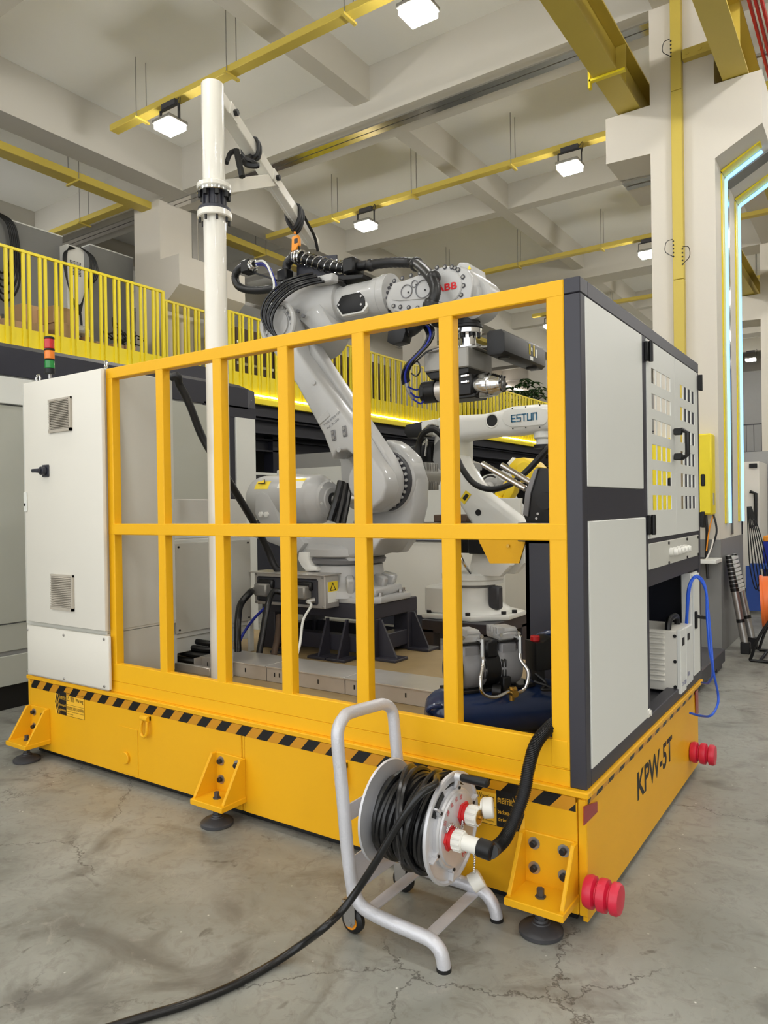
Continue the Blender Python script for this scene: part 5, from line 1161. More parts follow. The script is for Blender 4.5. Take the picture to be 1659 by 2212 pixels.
# corrugated conduit from the plug up through the fence
cg = thing('corrugated_conduit', 'black corrugated conduit curving from the reel plug up through the fence', 'conduit', k2+V((.15, 0, 0)))
e = k2+V((.108, 0, -.002))
HP = spline([e+V((.045, .003, -.006)), V((-0.235, -0.3, 0.363)), V((-0.224, -0.24, 0.377)), V((-0.207, -0.19, 0.435)), V((-0.188, -0.15, 0.519)), V((-0.186, -0.11, 0.594)), V((-0.182, -0.06, 0.661)), V((-0.165, 0.0, 0.703)), V((-0.146, 0.08, 0.721)), V((-0.145, 0.2, 0.654))], 56)
MB().tube(HP, [.0225+.0016*(1 if k % 4 < 2 else -1) for k in range(len(HP))], 16).build('corrugated_tube', RUBBER, cg, 15)
MB().cyl(e, e+V((.05, .002, -.005)), .031, n=24, bev=.003).build('end_collar', BLACK, cg)

# ================================================================ mezzanine balcony on the left
XB = -8.6
mz = MB().box((-13, -9, 3.72), (XB-.02, 34, 4.0)).box((XB-.3, -9, 3.3), (XB-.1, 34, 3.72)).build('mezzanine_floor', DARK2, None, 0); mz['kind'] = 'structure'
for z0, z1, x0 in ((3.0, 3.28, -8.95), (2.7, 2.95, -9.3)):
    MB().box((x0-.15, -9, z1-.03), (x0+.15, 34, z1)).box((x0-.15, -9, z0), (x0+.15, 34, z0+.03)).box((x0-.02, -9, z0), (x0+.02, 34, z1)).build('steel_beam', DARK2, mz, 0)
for y in (8.2, 12.5, 17, 21.5): MB().box((-9.4, y, 0), (-9.15, y+.25, 3.3)).build('steel_post', DARK2, mz, 0)
structure('wall_under_balcony', MB().box((-11.2, -9, 0), (-11, 34, 3.72)), GREYD)
br = thing('balcony_railing', 'yellow balcony railing of paired upright bars along the mezzanine edge', 'railing', (XB, 10, 4.0))
segs = ((-1.4, 5.10, 0.), (5.40, 6.5, -.36), (6.52, 31, 0.))
for a, b2, dx in segs:
    MB().box((XB-.02+dx, a, 5.045), (XB+.02+dx, b2, 5.085), .004).build('top_rail', RYEL, br, 0)
    MB().box((XB-.02+dx, a, 3.60), (XB-.005+dx, b2, 4.03)).box((XB-.06+dx, a, 3.50), (XB+.025+dx, b2, 3.61), .005).build('fascia', RYEL, br, 0)
for y in (5.075, 6.5): MB().box((XB-.025, y, 3.5), (XB+.025, y+.05, 5.08), .004).build('corner_post', RYEL, br, 0)
proto = None
k = 0; y = 2.56 - .235*17
bars = []
while y < 30.9:
    bars += [y, y+.078]; y += .235
bars = [q for q in bars if q > -1.3 and q < 30.9 and not 5.09 < q < 5.41][:299]
for q in bars:
    dx = -.36 if 5.1 < q < 6.5 else 0
    if proto is None:
        proto = MB().box((XB-.014, q-.02, 3.62), (XB+.016, q+.02, 5.05)).build('baluster', RYEL, br, 0); q0 = q; pl0 = V(proto.location)
    else:
        c = proto.copy(); COL.objects.link(c); c.location = pl0 + V((dx, q-q0, 0))
ls = thing('balcony_light_line', 'warm white light line glowing under the balcony edge', 'light strip', (XB, 10, 3.62))
MB().box((XB+.02, -1.4, 3.64), (XB+.045, 31, 3.665)).build('light_tube', LEDW, ls, 0)
t = tag(MB().box((-12.98, 24.5, 6.9), (-12.93, 33, 6.96)).build('wall_light_line', LEDC, None, 0), 'thin white light line high on the balcony wall behind the scanner box', 'light strip')

# things standing on the balcony
def carton(l, r, tp, label, x=-9.2, z0=4.0, dep=.42, flap=False):
    y0, y1, zt = l, r, tp
    t = thing('cardboard_box', label, 'box', (x-dep/2, (y0+y1)/2, z0), 'cardboard boxes on the balcony')
    MB().box((x-dep, y0, z0), (x, y1, zt), .004).build('carton', CARD, t, 0)
    MB().box((x, (y0+y1)/2-.03, z0+.02), (x+.001, (y0+y1)/2+.03, zt)).box((x-dep, (y0+y1)/2-.03, zt), (x, (y0+y1)/2+.03, zt+.001)).build('packing_tape', WOOD, t, 0)
carton(2.84, 3.14, 4.28, 'leftmost low cardboard box on the balcony'); carton(2.78, 3.05, 4.42, 'cardboard box behind the leftmost low box', -9.64)
carton(3.16, 3.50, 4.30, 'second cardboard box from the left on the balcony'); carton(3.36, 3.62, 4.68, 'upended cardboard box stacked behind the second one', -9.64)
carton(3.62, 4.0, 4.38, 'wide taped cardboard box below the white cooling unit'); carton(3.60, 3.98, 4.63, 'cardboard box lying on the wide taped box', -9.22, 4.381)
carton(4.10, 4.24, 4.26, 'small cardboard box beside the plastic wrapping'); carton(4.30, 4.46, 4.22, 'small carton with a dark triangle mark on the balcony')
carton(4.60, 4.80, 4.24, 'carton with white paper near the black wires'); carton(4.84, 5.04, 4.26, 'rightmost carton under the black wire tangle')
t = tag(MB().sphere((-9.3, 4.12, 4.36), .10, 10, 7, (1, 1.2, .8)).sphere((-9.32, 4.2, 4.31), .08, 9, 6).build('plastic_wrapping', PANEL, None, 25), 'crumpled clear plastic wrapping lying on the cartons', 'wrapping')
random.seed(11); m = MB()
for k in range(16):
    c = V((-9.35+random.uniform(-.1, .1), 4.45+random.random()*.65, 4.30+random.random()*.12))
    m.tube([c, c+V((random.uniform(-.08, .08), random.uniform(.02, .2), random.uniform(-.03, .16))), c+V((random.uniform(-.1, .1), random.uniform(.1, .32), random.uniform(-.05, .1)))], .011, 6, 5)
m.tube([(-9.3, 4.7, 4.4), (-9.3, 4.66, 4.66), (-9.3, 4.72, 4.62), (-9.3, 4.9, 4.42)], .012, 6, 4)
tag(m.build('wire_tangle', INK), 'tangle of black wires heaped over the balcony cartons', 'wires')
for i, (y0, y1, z1, lab) in enumerate(((1.2, 4.38, 6.08, 'large grey enclosure on the balcony at the far left'), (4.88, 5.75, 6.1, 'grey enclosure on the balcony between white unit and column'))):
    t = thing('grey_enclosure', lab, 'cabinet', (-10.6, (y0+y1)/2, 4.0), 'grey enclosures on the balcony')
    MB().box((-11.2, y0, 4.0), (-10.2, y1, z1)).build('housing', BASEG, t, 0)
    MB().box((-11.2, y0, z1), (-10.19, y1, z1+.02)).build('top_edge', PANEL, t, 0)
ac = thing('cooling_unit', 'white upright cooling unit draped with black cables on the balcony', 'cooling unit', (-10.05, 4.5, 4.0))
MB().box((-10.3, 4.33, 4.0), (-10.0, 4.64, 5.92), .006).build('housing', WHITEP, ac, 0)
m = MB()
for i in range(8):
    for j in range(10): m.box((-10.0, 4.38+.026*i, 5.44+.024*j), (-9.998, 4.396+.026*i, 5.455+.024*j))
m.build('vent_slots', INK, ac, 0)
for k in range(6):
    MB().tube([(-9.97, 4.36+.02*k, 5.88), (-9.96, 4.30-.012*k, 5.7), (-9.95, 4.32, 5.2), (-9.95, 4.5, 4.95-.03*k), (-9.95, 4.62, 5.2), (-9.95, 4.70+.03*k, 5.5), (-9.95, 4.70+.02*k, 5.8), (-9.97, 4.55, 5.92)], .009, 6, 6).build('draped_cable', INK, ac)
MB().tube([(-9.95, 4.5, 4.95), (-9.95, 4.54, 4.6), (-9.95, 4.52, 4.1)], .02, 6, 5).build('draped_cable', INK, ac)
ck = thing('hung_cables', 'black cable coils hanging at the left edge above the balcony', 'cable', (-10, 3.2, 5))
for k in range(5):
    MB().tube([(-10.1, 3.2, 6.12), (-10.1, 3.42+.03*k, 5.95), (-10.1, 3.46+.03*k, 5.5-.1*k), (-10.1, 3.30, 5.2-.1*k), (-10.1, 3.1, 5.6)], .016, 6, 6).build('cable_loop', INK, ck)
# brown wrapped crates further along
for i, (y0, y1) in enumerate(((7.2, 8.2), (8.25, 9.4), (9.45, 11.0), (11.05, 12.4))):
    t = thing('brown_crate', ('first', 'second', 'third', 'fourth')[i] + ' brown film-wrapped crate behind the balcony bars, counting from the white mast', 'crate', (-9.6, y0, 4.0), 'brown crates on the balcony')
    MB().box((-10.2, y0, 4.0), (-9.1, y1, 5.0+.04*(i % 2)), .01).build('crate_body', BROWN, t, 0)
    for z in (4.3, 4.7): MB().box((-9.1, y0, z), (-9.09, y1, z+.05)).build('film_band', CHROME if i < 2 else BROWN, t, 0)
for i, y in enumerate((15.05, 15.75, 16.45, 17.15)):
    t = tag(MB().box((-9.6, y, 4.0), (-9.2, y+.62, 4.52), .02).box((-9.6, y+.05, 4.52), (-9.5, y+.55, 4.85), .02).build('dark_case', BLACK), ('first', 'second', 'third', 'fourth')[i] + ' black case behind the bars, counted rightwards from the robot arm', 'case', 'black cases on the balcony')
# potted plant
pp = thing('potted_plant', 'leafy green money tree standing on the balcony beyond the spindle', 'plant', (-9.42, 21.4, 4.0))
MB().lathe((-9.42, 21.4, 4.0), (0, 0, 1), [(.18, 0), (.24, .4), (.26, .42), (.22, .42), (0, .40)], 20).build('pot', WHITEP, pp)
MB().tube([(-9.42, 21.4, 4.4), (-9.44, 21.45, 4.9), (-9.4, 21.4, 5.3)], .05, 8, 4).build('trunk', BROWN, pp)
random.seed(5); m = MB()
for k in range(70):
    a = random.random()*2*PI; rr = random.random()**.6*.95; h = 5.05+random.random()*1.05
    c = V((-9.42+rr*.6*math.cos(a), 21.4+rr*1.1*math.sin(a), h-.25*rr))
    for j in range(5):
        b3 = a+j*2*PI/5; d = V((math.cos(b3), math.sin(b3), -.45)).normalized(); s_ = d.cross(V((0, 0, 1))).normalized()
        L_ = .30; m.bm.faces.new([m.bm.verts.new(p) for p in (c, c+d*L_*.5+s_*.06+V((0, 0, .03)), c+d*L_, c+d*L_*.5-s_*.06+V((0, 0, .03)))])
m.build('leaves', LEAF, pp, 0, kind='stuff')

# ================================================================ machining centre on the left
XC = -4.8
cn = thing('machining_centre', 'large light grey machining centre with dark hood behind the cream cabinet', 'machine', (-5.8, 1, 0))
MB().box((-7.2, -3, .2), (XC, 3.20, 2.75)).build('housing', GREY, cn, 0)
MB().box((-7.2, -3, 0), (XC-.05, 3.18, .2)).build('plinth', INK, cn, 0)
MB().prism([(-7.2, -3, 2.64), (XC+.02, -3, 2.64), (XC+.02, -3, 2.86), (XC-.12, -3, 2.92), (-7.2, -3, 2.92)], (0, 6.12, 0)).prism([(XC+.02, 3.12, 2.64), (XC+.02, 3.24, 2.60), (XC-.02, 3.26, 2.85), (XC-.12, 3.12, 2.92), (XC+.02, 3.12, 2.86)], (-1.2, 0, 0)).build('hood', DARK2, cn, 0)
MB().box((XC, 2.50, 2.54), (XC+.02, 3.24, 2.66)).box((XC, 2.74, .2), (XC+.015, 2.92, 2.6)).build('dark_frame', DARK2, cn, 0)
MB().box((XC, 2.93, .2), (XC+.03, 3.22, 2.54), .004).build('end_panel', PANEL, cn, 0)
MB().box((XC, -3, .69), (XC+.03, .9, 2.40), .004).build('front_panel', MPAN, cn, 0)
MB().box((XC, -3, 2.41), (XC+.05, .9, 2.62), .004).build('upper_panel', PANEL, cn, 0)
MB().box((XC, -3, .47), (XC+.02, .9, .68), .004).box((XC, -3, .2), (XC+.02, 2.6, .435), .004).build('lower_panel', MPAN, cn, 0)
MB().box((XC, .95, .69), (XC+.03, 2.62, 2.62), .004).build('door', MPAN, cn, 0)
MB().tube([(XC+.03, 2.66, 2.35), (XC+.08, 2.66, 2.33), (XC+.08, 2.66, 1.65), (XC+.03, 2.66, 1.63)], .018, 8, 1).build('door_handle', CHROME, cn)
for y in (1.6, 2.55): MB().box((XC+.02, y, 2.64), (XC+.0215, y+.008, 2.86)).build('hood_seam', INK, cn, 0)

# second machine further down the aisle
c2 = thing('distant_machine', 'light grey machine with a sloping hood edge further down the aisle', 'machine', (-7, 9, 0))
MB().box((-8.2, 7.6, 0), (-6.0, 11.05, 2.30)).build('housing', PANEL, c2, 0)
MB().prism([(-8.2, 7.6, 2.3), (-5.98, 7.6, 2.3), (-5.98, 7.6, 2.44), (-6.3, 7.6, 2.56), (-8.2, 7.6, 2.56)], (0, 3.5, 0)).build('hood', GREY, c2, 0)
for y in (8.6, 9.5, 10.75): MB().box((-6.0, y, 0), (-5.985, y+.05, 2.3)).build('dark_seam', DARK2, c2, 0)
MB().box((-6.0, 7.6, .0), (-5.98, 11.05, .12)).box((-6.0, 7.6, 1.35), (-5.985, 8.6, 1.38)).build('dark_seam', DARK2, c2, 0)
t = thing('grey_workbench', 'long dark grey bench machine under the balcony behind the robot arm', 'machine', (-8, 5.5, 0))
MB().box((-9.0, 3.7, 0), (-7.6, 7.0, 1.95)).build('housing', DARK2, t, 0)
MB().box((-9.0, 3.7, 1.96), (-7.5, 7.2, 2.15)).box((-8.6, 3.9, 2.15), (-7.8, 5.0, 2.4)).build('top_slab', GREYD, t, 0)
MB().box((-7.52, 3.7, 2.12), (-7.48, 7.2, 2.16)).build('edge_trim', PANEL, t, 0)
t = thing('low_cabinet', 'low cream cabinet with a dark worktop beyond the deck', 'cabinet', (-3.6, 5.2, 0))
MB().box((-4.6, 4.9, .25), (-2.6, 5.6, 1.32)).build('housing', CAB, t, 0)
MB().box((-4.6, 4.88, 0), (-2.58, 5.6, .25)).build('plinth', DARK2, t, 0)
MB().box((-4.62, 4.86, 1.32), (-2.58, 5.62, 1.36)).build('worktop', DARK2, t, 0)
MB().box((-4.6, 4.885, 1.14), (-2.6, 4.9, 1.16)).build('drawer_line', GREYD, t, 0)
t = tag(MB().box((-3.55, 4.95, 1.37), (-3.1, 5.2, 1.46), .01).build('orange_tray', BROWN), 'small brown tray on the low cream cabinet', 'tray')
t = thing('far_cabinet', 'white cabinet with a printed label and cables behind the white robot', 'cabinet', (-1.3, 7.2, 0))
MB().box((-2.2, 6.9, .22), (-1.35, 7.5, 1.75)).build('housing', CAB, t, 0)
MB().box((-2.2, 6.9, 0), (-1.33, 7.5, .22)).build('plinth', DARK2, t, 0)
MB().box((-1.55, 6.89, .62), (-1.45, 6.9, .95)).build('label', WOOD, t, 0)
MB().tube([(-1.3, 6.85, 1.4), (-1.28, 6.85, .8), (-1.3, 6.8, .3), (-1.25, 6.8, .02)], .016, 6, 6).tube([(-1.36, 6.85, 1.4), (-1.36, 6.85, .7), (-1.33, 6.8, .2)], .012, 6, 6).build('cable', INK, t)
t = thing('yellow_socket_block', 'small yellow socket block standing on the floor behind the white robot', 'socket', (-1.3, 6.4, 0))
MB().box((-1.44, 6.35, 0), (-1.36, 6.45, .22), .01).box((-1.44, 6.33, 0), (-1.28, 6.5, .03), .006).build('block', RYEL, t)
MB().box((-1.36, 6.36, .1), (-1.2, 6.44, .17), .01).build('plug', BLACK, t)
t = thing('wooden_pallet', 'pale wooden pallet on the floor beside the white robot pedestal', 'pallet', (-1.3, 4.4, 0))
for k in range(5): MB().box((-1.72+.16*k, 4.0, .34), (-1.6+.16*k, 5.0, .37)).build('plank', WOOD, t, 0)
for y in (4.0, 4.45, 4.9): MB().box((-1.72, y, 0), (-.98, y+.1, .34)).build('bearer', WOOD, t, 0)
# green-grey panel screens far down
t = thing('white_screen', 'white table panel standing behind the white robot shoulder', 'screen', (-1.6, 4.6, .5))
MB().prism([(-2.608, 4.6, 1.639), (-2.263, 4.6, 1.632), (-2.299, 4.6, 1.318), (-2.736, 4.6, 1.317)], (0, .04, 0), .004).build('panel', WHITEP, t, 0)
MB().box((-1.9, 4.62, 0), (-1.84, 4.68, 1.5)).box((-1.4, 4.62, 0), (-1.34, 4.68, 1.5)).build('stand', GREY, t, 0)

# ================================================================ white robot beyond the platform
wb_ = thing('white_robot', 'white robot arm with teal lettering standing beyond the platform', 'robot', (-2.2, 3.3, .58))
we = thing('white_robot_pedestal', 'dark steel pedestal under the white robot', 'pedestal', (-2.1, 3.2, 0))
q = (-2.42, -1.76, 2.80, 3.55)
for x in (q[0], q[1]-.12):
    for y in (q[2], q[3]-.12): MB().box((x, y, 0), (x+.12, y+.12, .5), .004).build('leg', DARK, we, 0)
MB().box((q[0], q[2], .47), (q[1], q[3], .58), .005).build('top_frame', DARK, we, 0)
MB().box((q[0]+.02, q[2]+.02, .12), (q[1]-.02, q[2]+.1, .22)).box((q[1]-.1, q[2]+.02, .12), (q[1]-.02, q[3]-.02, .22)).build('cross_member', DARK, we, 0)
wx, wy = -2.15, 3.25
m = MB().prism([(wx-.3, 2.86, .58), (wx+.18, 2.86, .58), (wx+.42, 3.1, .58), (wx+.42, 3.45, .58), (wx+.2, 3.6, .58), (wx-.3, 3.6, .58)], (0, 0, .045), .012)
m.lathe((wx, wy, .62), (0, 0, 1), [(.34, 0), (.33, .03), (.27, .07), (.235, .13), (.225, .2), (.225, .22)], 36).box((wx-.3, 2.9, .62), (wx-.05, 3.2, .86), .02)
bs = m.build('base_casting', ROBW, wb_)
for x, y in ((wx-.02, 2.9), (wx+.13, 2.9), (wx+.36, 3.12), (wx+.4, 3.25), (wx-.25, 2.9)): MB().cyl((x, y, .625), (x, y, .65), .022, n=10).build('anchor_bolt', INK, bs)
MB().cyl((wx, wy, .84), (wx, wy, .875), .20, n=32).build('slew_ring', GREY, wb_)
m = MB().cyl((wx, wy, .87), (wx, wy, .90), .27, n=36).cyl((wx, wy, .9), (wx, wy, .97), .28, n=36, bev=.015)
m.prism([(wx+.05, 3.05, .95), (wx+.36, 3.05, .95), (wx+.46, 3.05, 1.05), (wx+.44, 3.05, 1.32), (wx+.2, 3.05, 1.32), (wx+.1, 3.05, 1.15)], (0, .10, 0), .02).prism([(wx+.0, 3.35, .95), (wx+.36, 3.35, .95), (wx+.46, 3.35, 1.05), (wx+.46, 3.35, 1.38), (wx+.2, 3.35, 1.38), (wx+.05, 3.35, 1.2)], (0, .10, 0), .02)
tu = m.build('turret', ROBW, wb_)
MB().box((wx-.1, 2.98, 1.15), (wx+.12, 3.3, 1.40), .015).box((wx+.14, 2.9, 1.15), (wx+.3, 3.05, 1.38), .01).build('axis_motor', BLACK, tu)
MB().box((wx+.22, 3.1, .66), (wx+.32, 3.2, .86), .015).build('cable_outlet', GREYD, bs)
MB().tube([(wx+.02, 2.96, 1.25), (wx+.06, 2.9, 1.15), (wx+.1, 2.92, 1.05), (wx+.12, 2.98, .98)], .014, 7, 5).tube([(wx-.04, 2.96, 1.3), (wx+.02, 2.88, 1.22), (wx+.05, 2.9, 1.1)], .010, 7, 5).build('air_line', CHROME, tu)
m = MB().prism([(-2.385, 3.1, 2.008), (-2.219, 3.1, 2.053), (-2.152, 3.1, 1.915), (-1.984, 3.1, 1.675), (-1.802, 3.1, 1.544), (-1.609, 3.1, 1.402), (-1.586, 3.1, 1.289), (-1.701, 3.1, 1.151), (-1.895, 3.1, 1.147), (-2.004, 3.1, 1.265), (-2.083, 3.1, 1.394), (-2.213, 3.1, 1.586), (-2.331, 3.1, 1.778)], (0, .26, 0), .04, 3)
lw = m.build('lower_arm', ROBW, wb_)
q = V((-2.008, 3.098, 1.498)); MB().cyl(q+V((0, .03, 0)), q+V((0, -.001, 0)), .028, n=20).build('hole', INK, lw)
wl = MB().prism([(-2.187, 3.097, 1.614), (-2.126, 3.097, 1.694), (-2.072, 3.097, 1.656), (-2.142, 3.097, 1.569)], (0, -.002, 0)).build('warning_label', LABY, lw, 0)
MB().prism([(-2.158, 3.094, 1.626), (-2.121, 3.094, 1.666), (-2.094, 3.094, 1.649), (-2.135, 3.094, 1.601)], (0, -.001, 0)).build('label_picture', INK, wl, 0)
m = MB().prism([(-2.398, 3.05, 2.337), (-2.302, 3.05, 2.382), (-2.219, 3.05, 2.363), (-2.192, 3.05, 2.32), (-2.195, 3.05, 2.097), (-2.198, 3.05, 1.935), (-2.228, 3.05, 1.814), (-2.336, 3.05, 1.798), (-2.415, 3.05, 1.883), (-2.43, 3.05, 2.112)], (0, .36, 0), .04, 3)
eb = m.build('elbow_housing', ROBW, wb_)
MB().prism([(-2.685, 3.0, 2.301), (-2.503, 3.0, 2.32), (-2.505, 3.0, 2.184), (-2.662, 3.0, 2.182), (-2.702, 3.0, 2.231)], (0, .18, 0), .012).build('axis_motor', BLACK, eb)
MB().prism([(-2.532, 3.0, 2.323), (-2.378, 3.0, 2.331), (-2.39, 3.0, 2.188), (-2.52, 3.0, 2.197)], (0, .2, 0), .02).build('motor_mount', ROBW, eb)
MB().prism([(-2.677, 3.02, 2.104), (-2.432, 3.02, 2.118), (-2.425, 3.02, 1.953), (-2.659, 3.02, 1.964)], (0, .18, 0), .012).build('axis_motor', BLACK, eb)
MB().prism([(-2.351, 3.03, 2.147), (-2.287, 3.03, 2.081), (-2.275, 3.03, 1.938), (-2.346, 3.03, 1.88), (-2.416, 3.03, 1.965), (-2.4, 3.03, 2.1)], (0, .01, 0)).build('casting_recess', GREY, eb)
MB().tube([(-2.522, 2.95, 1.946), (-2.51, 2.95, 2.11), (-2.442, 2.92, 2.206), (-2.347, 2.92, 2.232), (-2.286, 2.95, 2.185), (-2.287, 3.0, 2.141)], .028, 9, 7).build('supply_hose', RUBBER, eb)
for p in (((-2.466, 2.96, 2.232), (-2.382, 2.94, 2.273), (-2.321, 2.98, 2.255)), ((-2.482, 2.96, 2.109), (-2.422, 2.94, 2.145), (-2.455, 2.96, 2.005))): MB().tube(p, .012, 7, 5).build('connector_cable', CHROME, eb)
m = MB().prism([(-2.391, 3.08, 2.339), (-2.319, 3.08, 2.383), (-2.203, 3.08, 2.361), (-1.954, 3.08, 2.352), (-1.814, 3.08, 2.367), (-1.694, 3.08, 2.392), (-1.487, 3.08, 2.392), (-1.355, 3.08, 2.379), (-1.328, 3.08, 2.339), (-1.33, 3.08, 2.215), (-1.362, 3.08, 2.169), (-1.531, 3.08, 2.162), (-1.698, 3.08, 2.154), (-1.869, 3.08, 2.158), (-2.137, 3.08, 2.144), (-2.23, 3.08, 2.122), (-2.333, 3.08, 2.149), (-2.393, 3.08, 2.215)], (0, .28, 0), .07, 4)
fo = m.build('forearm', ROBW, eb)
MB().prism([(-1.763, 3.07, 2.295), (-1.741, 3.07, 2.352), (-1.69, 3.07, 2.367), (-1.423, 3.07, 2.354), (-1.364, 3.07, 2.334), (-1.348, 3.07, 2.287), (-1.357, 3.07, 2.235), (-1.389, 3.07, 2.208), (-1.671, 3.07, 2.21), (-1.734, 3.07, 2.238)], (0, .03, 0), .008, 2).build('cover_plate', ROBW, fo)
q = V((-1.556, 3.066, 2.282))
LW, LH, LT = .033, .054, .0088
def stroke(mb, i, pts):
    for (a, b2), (c, d) in zip(pts, pts[1:]):
        p0 = q+V((-.112+i*.0475+a*LW, -.001, (b2-.5)*LH+.0007*i)); p1 = q+V((-.112+i*.0475+c*LW, -.001, (d-.5)*LH+.0007*i))
        e = (p1-p0).normalized()*LT*.5
        mb.obox(p0-e, p1+e, LT, .001, (0, 1, 0))
    return mb
for i, st_ in enumerate(([[(1, 1), (0, 1), (0, 0), (1, 0)], [(0, .5), (.9, .5)]], [[(1, 1), (0, 1), (0, .5), (1, .5), (1, 0), (0, 0)]], [[(-.05, 1), (1.05, 1)], [(.5, 1), (.5, 0)]], [[(0, 1), (0, 0), (1, 0), (1, 1)]], [[(0, 0), (0, 1), (1, 1), (1, 0)]])):
    m = MB()
    for pts in st_: stroke(m, i, pts)
    m.build('letter', INKT, fo, 0)
q = V((-1.855, 3.09, 2.281)); MB().cyl(q+V((0, .02, 0)), q+V((0, -.012, 0)), .052, n=26).build('oval_opening', INK, fo)
MB().torus(q+V((0, -.006, 0)), (0, 1, 0), .058, .010, 28, 8).build('opening_rim', ROBW, fo)
for px in ((-1.663, 3.075, 2.365), (-1.543, 3.075, 2.369), (-1.421, 3.075, 2.374), (-1.661, 3.075, 2.198), (-1.545, 3.075, 2.197), (-1.424, 3.075, 2.192)): MB().cyl(px, V(px)+V((0, -.005, 0)), .006, n=8).build('cover_screw', INK, fo)
q = V((-1.45, 3.2, 2.177))
MB().cyl(q+V((0, 0, .02)), q+V((0, 0, -.07)), .075, n=24, bev=.01).cyl(q+V((0, 0, -.07)), q+V((0, 0, -.12)), .055, n=24).build('wrist_joint', ROBW, fo)
MB().cyl(q+V((.01, 0, -.12)), q+V((.01, 0, -.15)), .085, n=24).cyl(q+V((.01, 0, -.15)), q+V((.01, 0, -.24)), .012, n=10).build('tool_flange', BLACK, fo)
MB().tube([(-1.301, 3.0, 2.032), (-1.421, 3.0, 1.915), (-1.534, 2.98, 1.806), (-1.653, 2.95, 1.722), (-1.813, 2.95, 1.692), (-1.964, 2.95, 1.743), (-2.088, 2.98, 1.867), (-2.165, 3.0, 1.992), (-2.235, 3.02, 2.078)], .026, 10, 8).build('supply_hose', RUBBER, fo)

# tool rest with chrome rods on top of the lower housing
ts = thing('tool_rest', 'black tool rest with two chrome rods and a yellow bracket beside the last fence post', 'tool rest', (-.6, 1.15, 1.38))
MB().prism([(-0.696, 1.05, 1.495), (-0.681, 1.05, 1.616), (-0.63, 1.05, 1.732), (-0.601, 1.05, 1.745), (-0.515, 1.05, 1.742), (-0.519, 1.05, 1.457), (-0.681, 1.05, 1.458)], (0, .22, 0), .006).build('body', BLACK, ts)
MB().prism([(-0.697, 1.04, 1.502), (-0.682, 1.04, 1.623), (-0.631, 1.04, 1.739), (-0.605, 1.04, 1.75), (-0.651, 1.04, 1.615), (-0.668, 1.04, 1.492)], (0, .25, 0), .004).build('edge_plate', ROBD, ts)
MB().box((-.72, 1.02, 1.36), (-.12, 1.35, 1.46), .004).build('base_plate', GREYD, ts, 0)
for a, b2 in (((-0.964, 1.1, 1.791), (-0.702, 1.1, 1.641)), ((-0.92, 1.26, 1.788), (-0.732, 1.26, 1.673))):
    MB().cyl(a, b2, .0165, n=18, bev=.003).build('chrome_rod', CHROME, ts)
MB().prism([(-0.983, 1.08, 1.366), (-0.698, 1.08, 1.37), (-0.74, 1.08, 1.239), (-0.914, 1.08, 1.233)], (0, .012, 0)).box((-.98, 1.09, 1.34), (-.2, 1.3, 1.36)).build('yellow_bracket', YELS, ts, 0)
q = V((-0.799, 1.075, 1.333)); MB().cyl(q, q+V((0, -.006, 0)), .009, n=10).build('bracket_bolt', BRASS, ts)
q = V((-0.566, 1.04, 1.574)); MB().cyl(q, q+V((0, -.02, 0)), .045, n=20).build('hub', BLACK, ts)
for q in ((-0.602, 1.018, 1.507), (-0.61, 1.018, 1.483)): MB().cyl(q, V(q)+V((0, -.003, 0)), .007, n=8).build('screw', ZINC, ts)

# small yellow robot far behind
yr = thing('yellow_robot', 'small yellow robot working far behind the chrome rods', 'robot', (-1.9, 6.2, 0))
YB = V((-3.28, 6.2, 1.51))
MB().cyl((YB.x, 6.2, 0), (YB.x, 6.2, .8), .2, n=20).build('stand', GREYD, yr)
MB().prism([(-3.337, 6.1, 1.682), (-3.096, 6.1, 1.928), (-3.045, 6.1, 1.89), (-3.033, 6.1, 1.83), (-3.218, 6.1, 1.643), (-3.311, 6.1, 1.602)], (0, .14, 0), .02).prism([(-3.191, 6.1, 1.66), (-3.117, 6.1, 1.839), (-3.007, 6.1, 1.817), (-3.021, 6.1, 1.734), (-3.114, 6.1, 1.599)], (0, .18, 0), .02).build('lower_arm', YROB, yr)
MB().prism([(-3.048, 6.0, 2.071), (-2.957, 6.0, 2.155), (-2.844, 6.0, 2.161), (-2.72, 6.0, 2.097), (-2.66, 6.0, 2.036), (-2.692, 6.0, 1.91), (-2.786, 6.0, 1.856), (-2.924, 6.0, 1.848), (-3.012, 6.0, 1.922)], (0, .36, 0), .03).cyl((-2.825, 5.98, 2.008), (-3.007, 6.4, 2.03), .11, n=20, bev=.02).build('upper_arm', YROB, yr)
MB().prism([(-3.089, 6.05, 2.105), (-3.018, 6.05, 2.173), (-2.98, 6.05, 2.135), (-3.058, 6.05, 2.056)], (0, .12, 0), .01).build('wrist_cap', ROBW, yr)
MB().tube([(-3.175, 6.15, 1.66), YB, (YB.x, 6.2, 1.2), (YB.x, 6.2, .8)], .12, 12, 3).build('shoulder', YROB, yr)
t = thing('far_white_robot', 'small white robot wrist hanging far behind the chrome rods', 'robot', (-2.6, 7.4, 1.2))
MB().tube([(-4.122, 7.4, 1.775), (-4.042, 7.4, 1.913), (-3.865, 7.4, 1.935), (-3.736, 7.4, 1.986)], .11, 14, 5).cyl((-3.963, 7.3, 1.839), (-3.896, 7.1, 1.78), .09, n=16).build('arm', ROB, t)
MB().tube([(-3.736, 7.4, 1.986), (-3.758, 7.5, 1.642), (-2.2, 7.6, 0)], .14, 12, 4).build('stand', ROB, t)
MB().torus((-3.908, 7.25, 1.864), (.6, -.6, 0), .14, .014, 20, 6).build('cable_ring', INK, t)

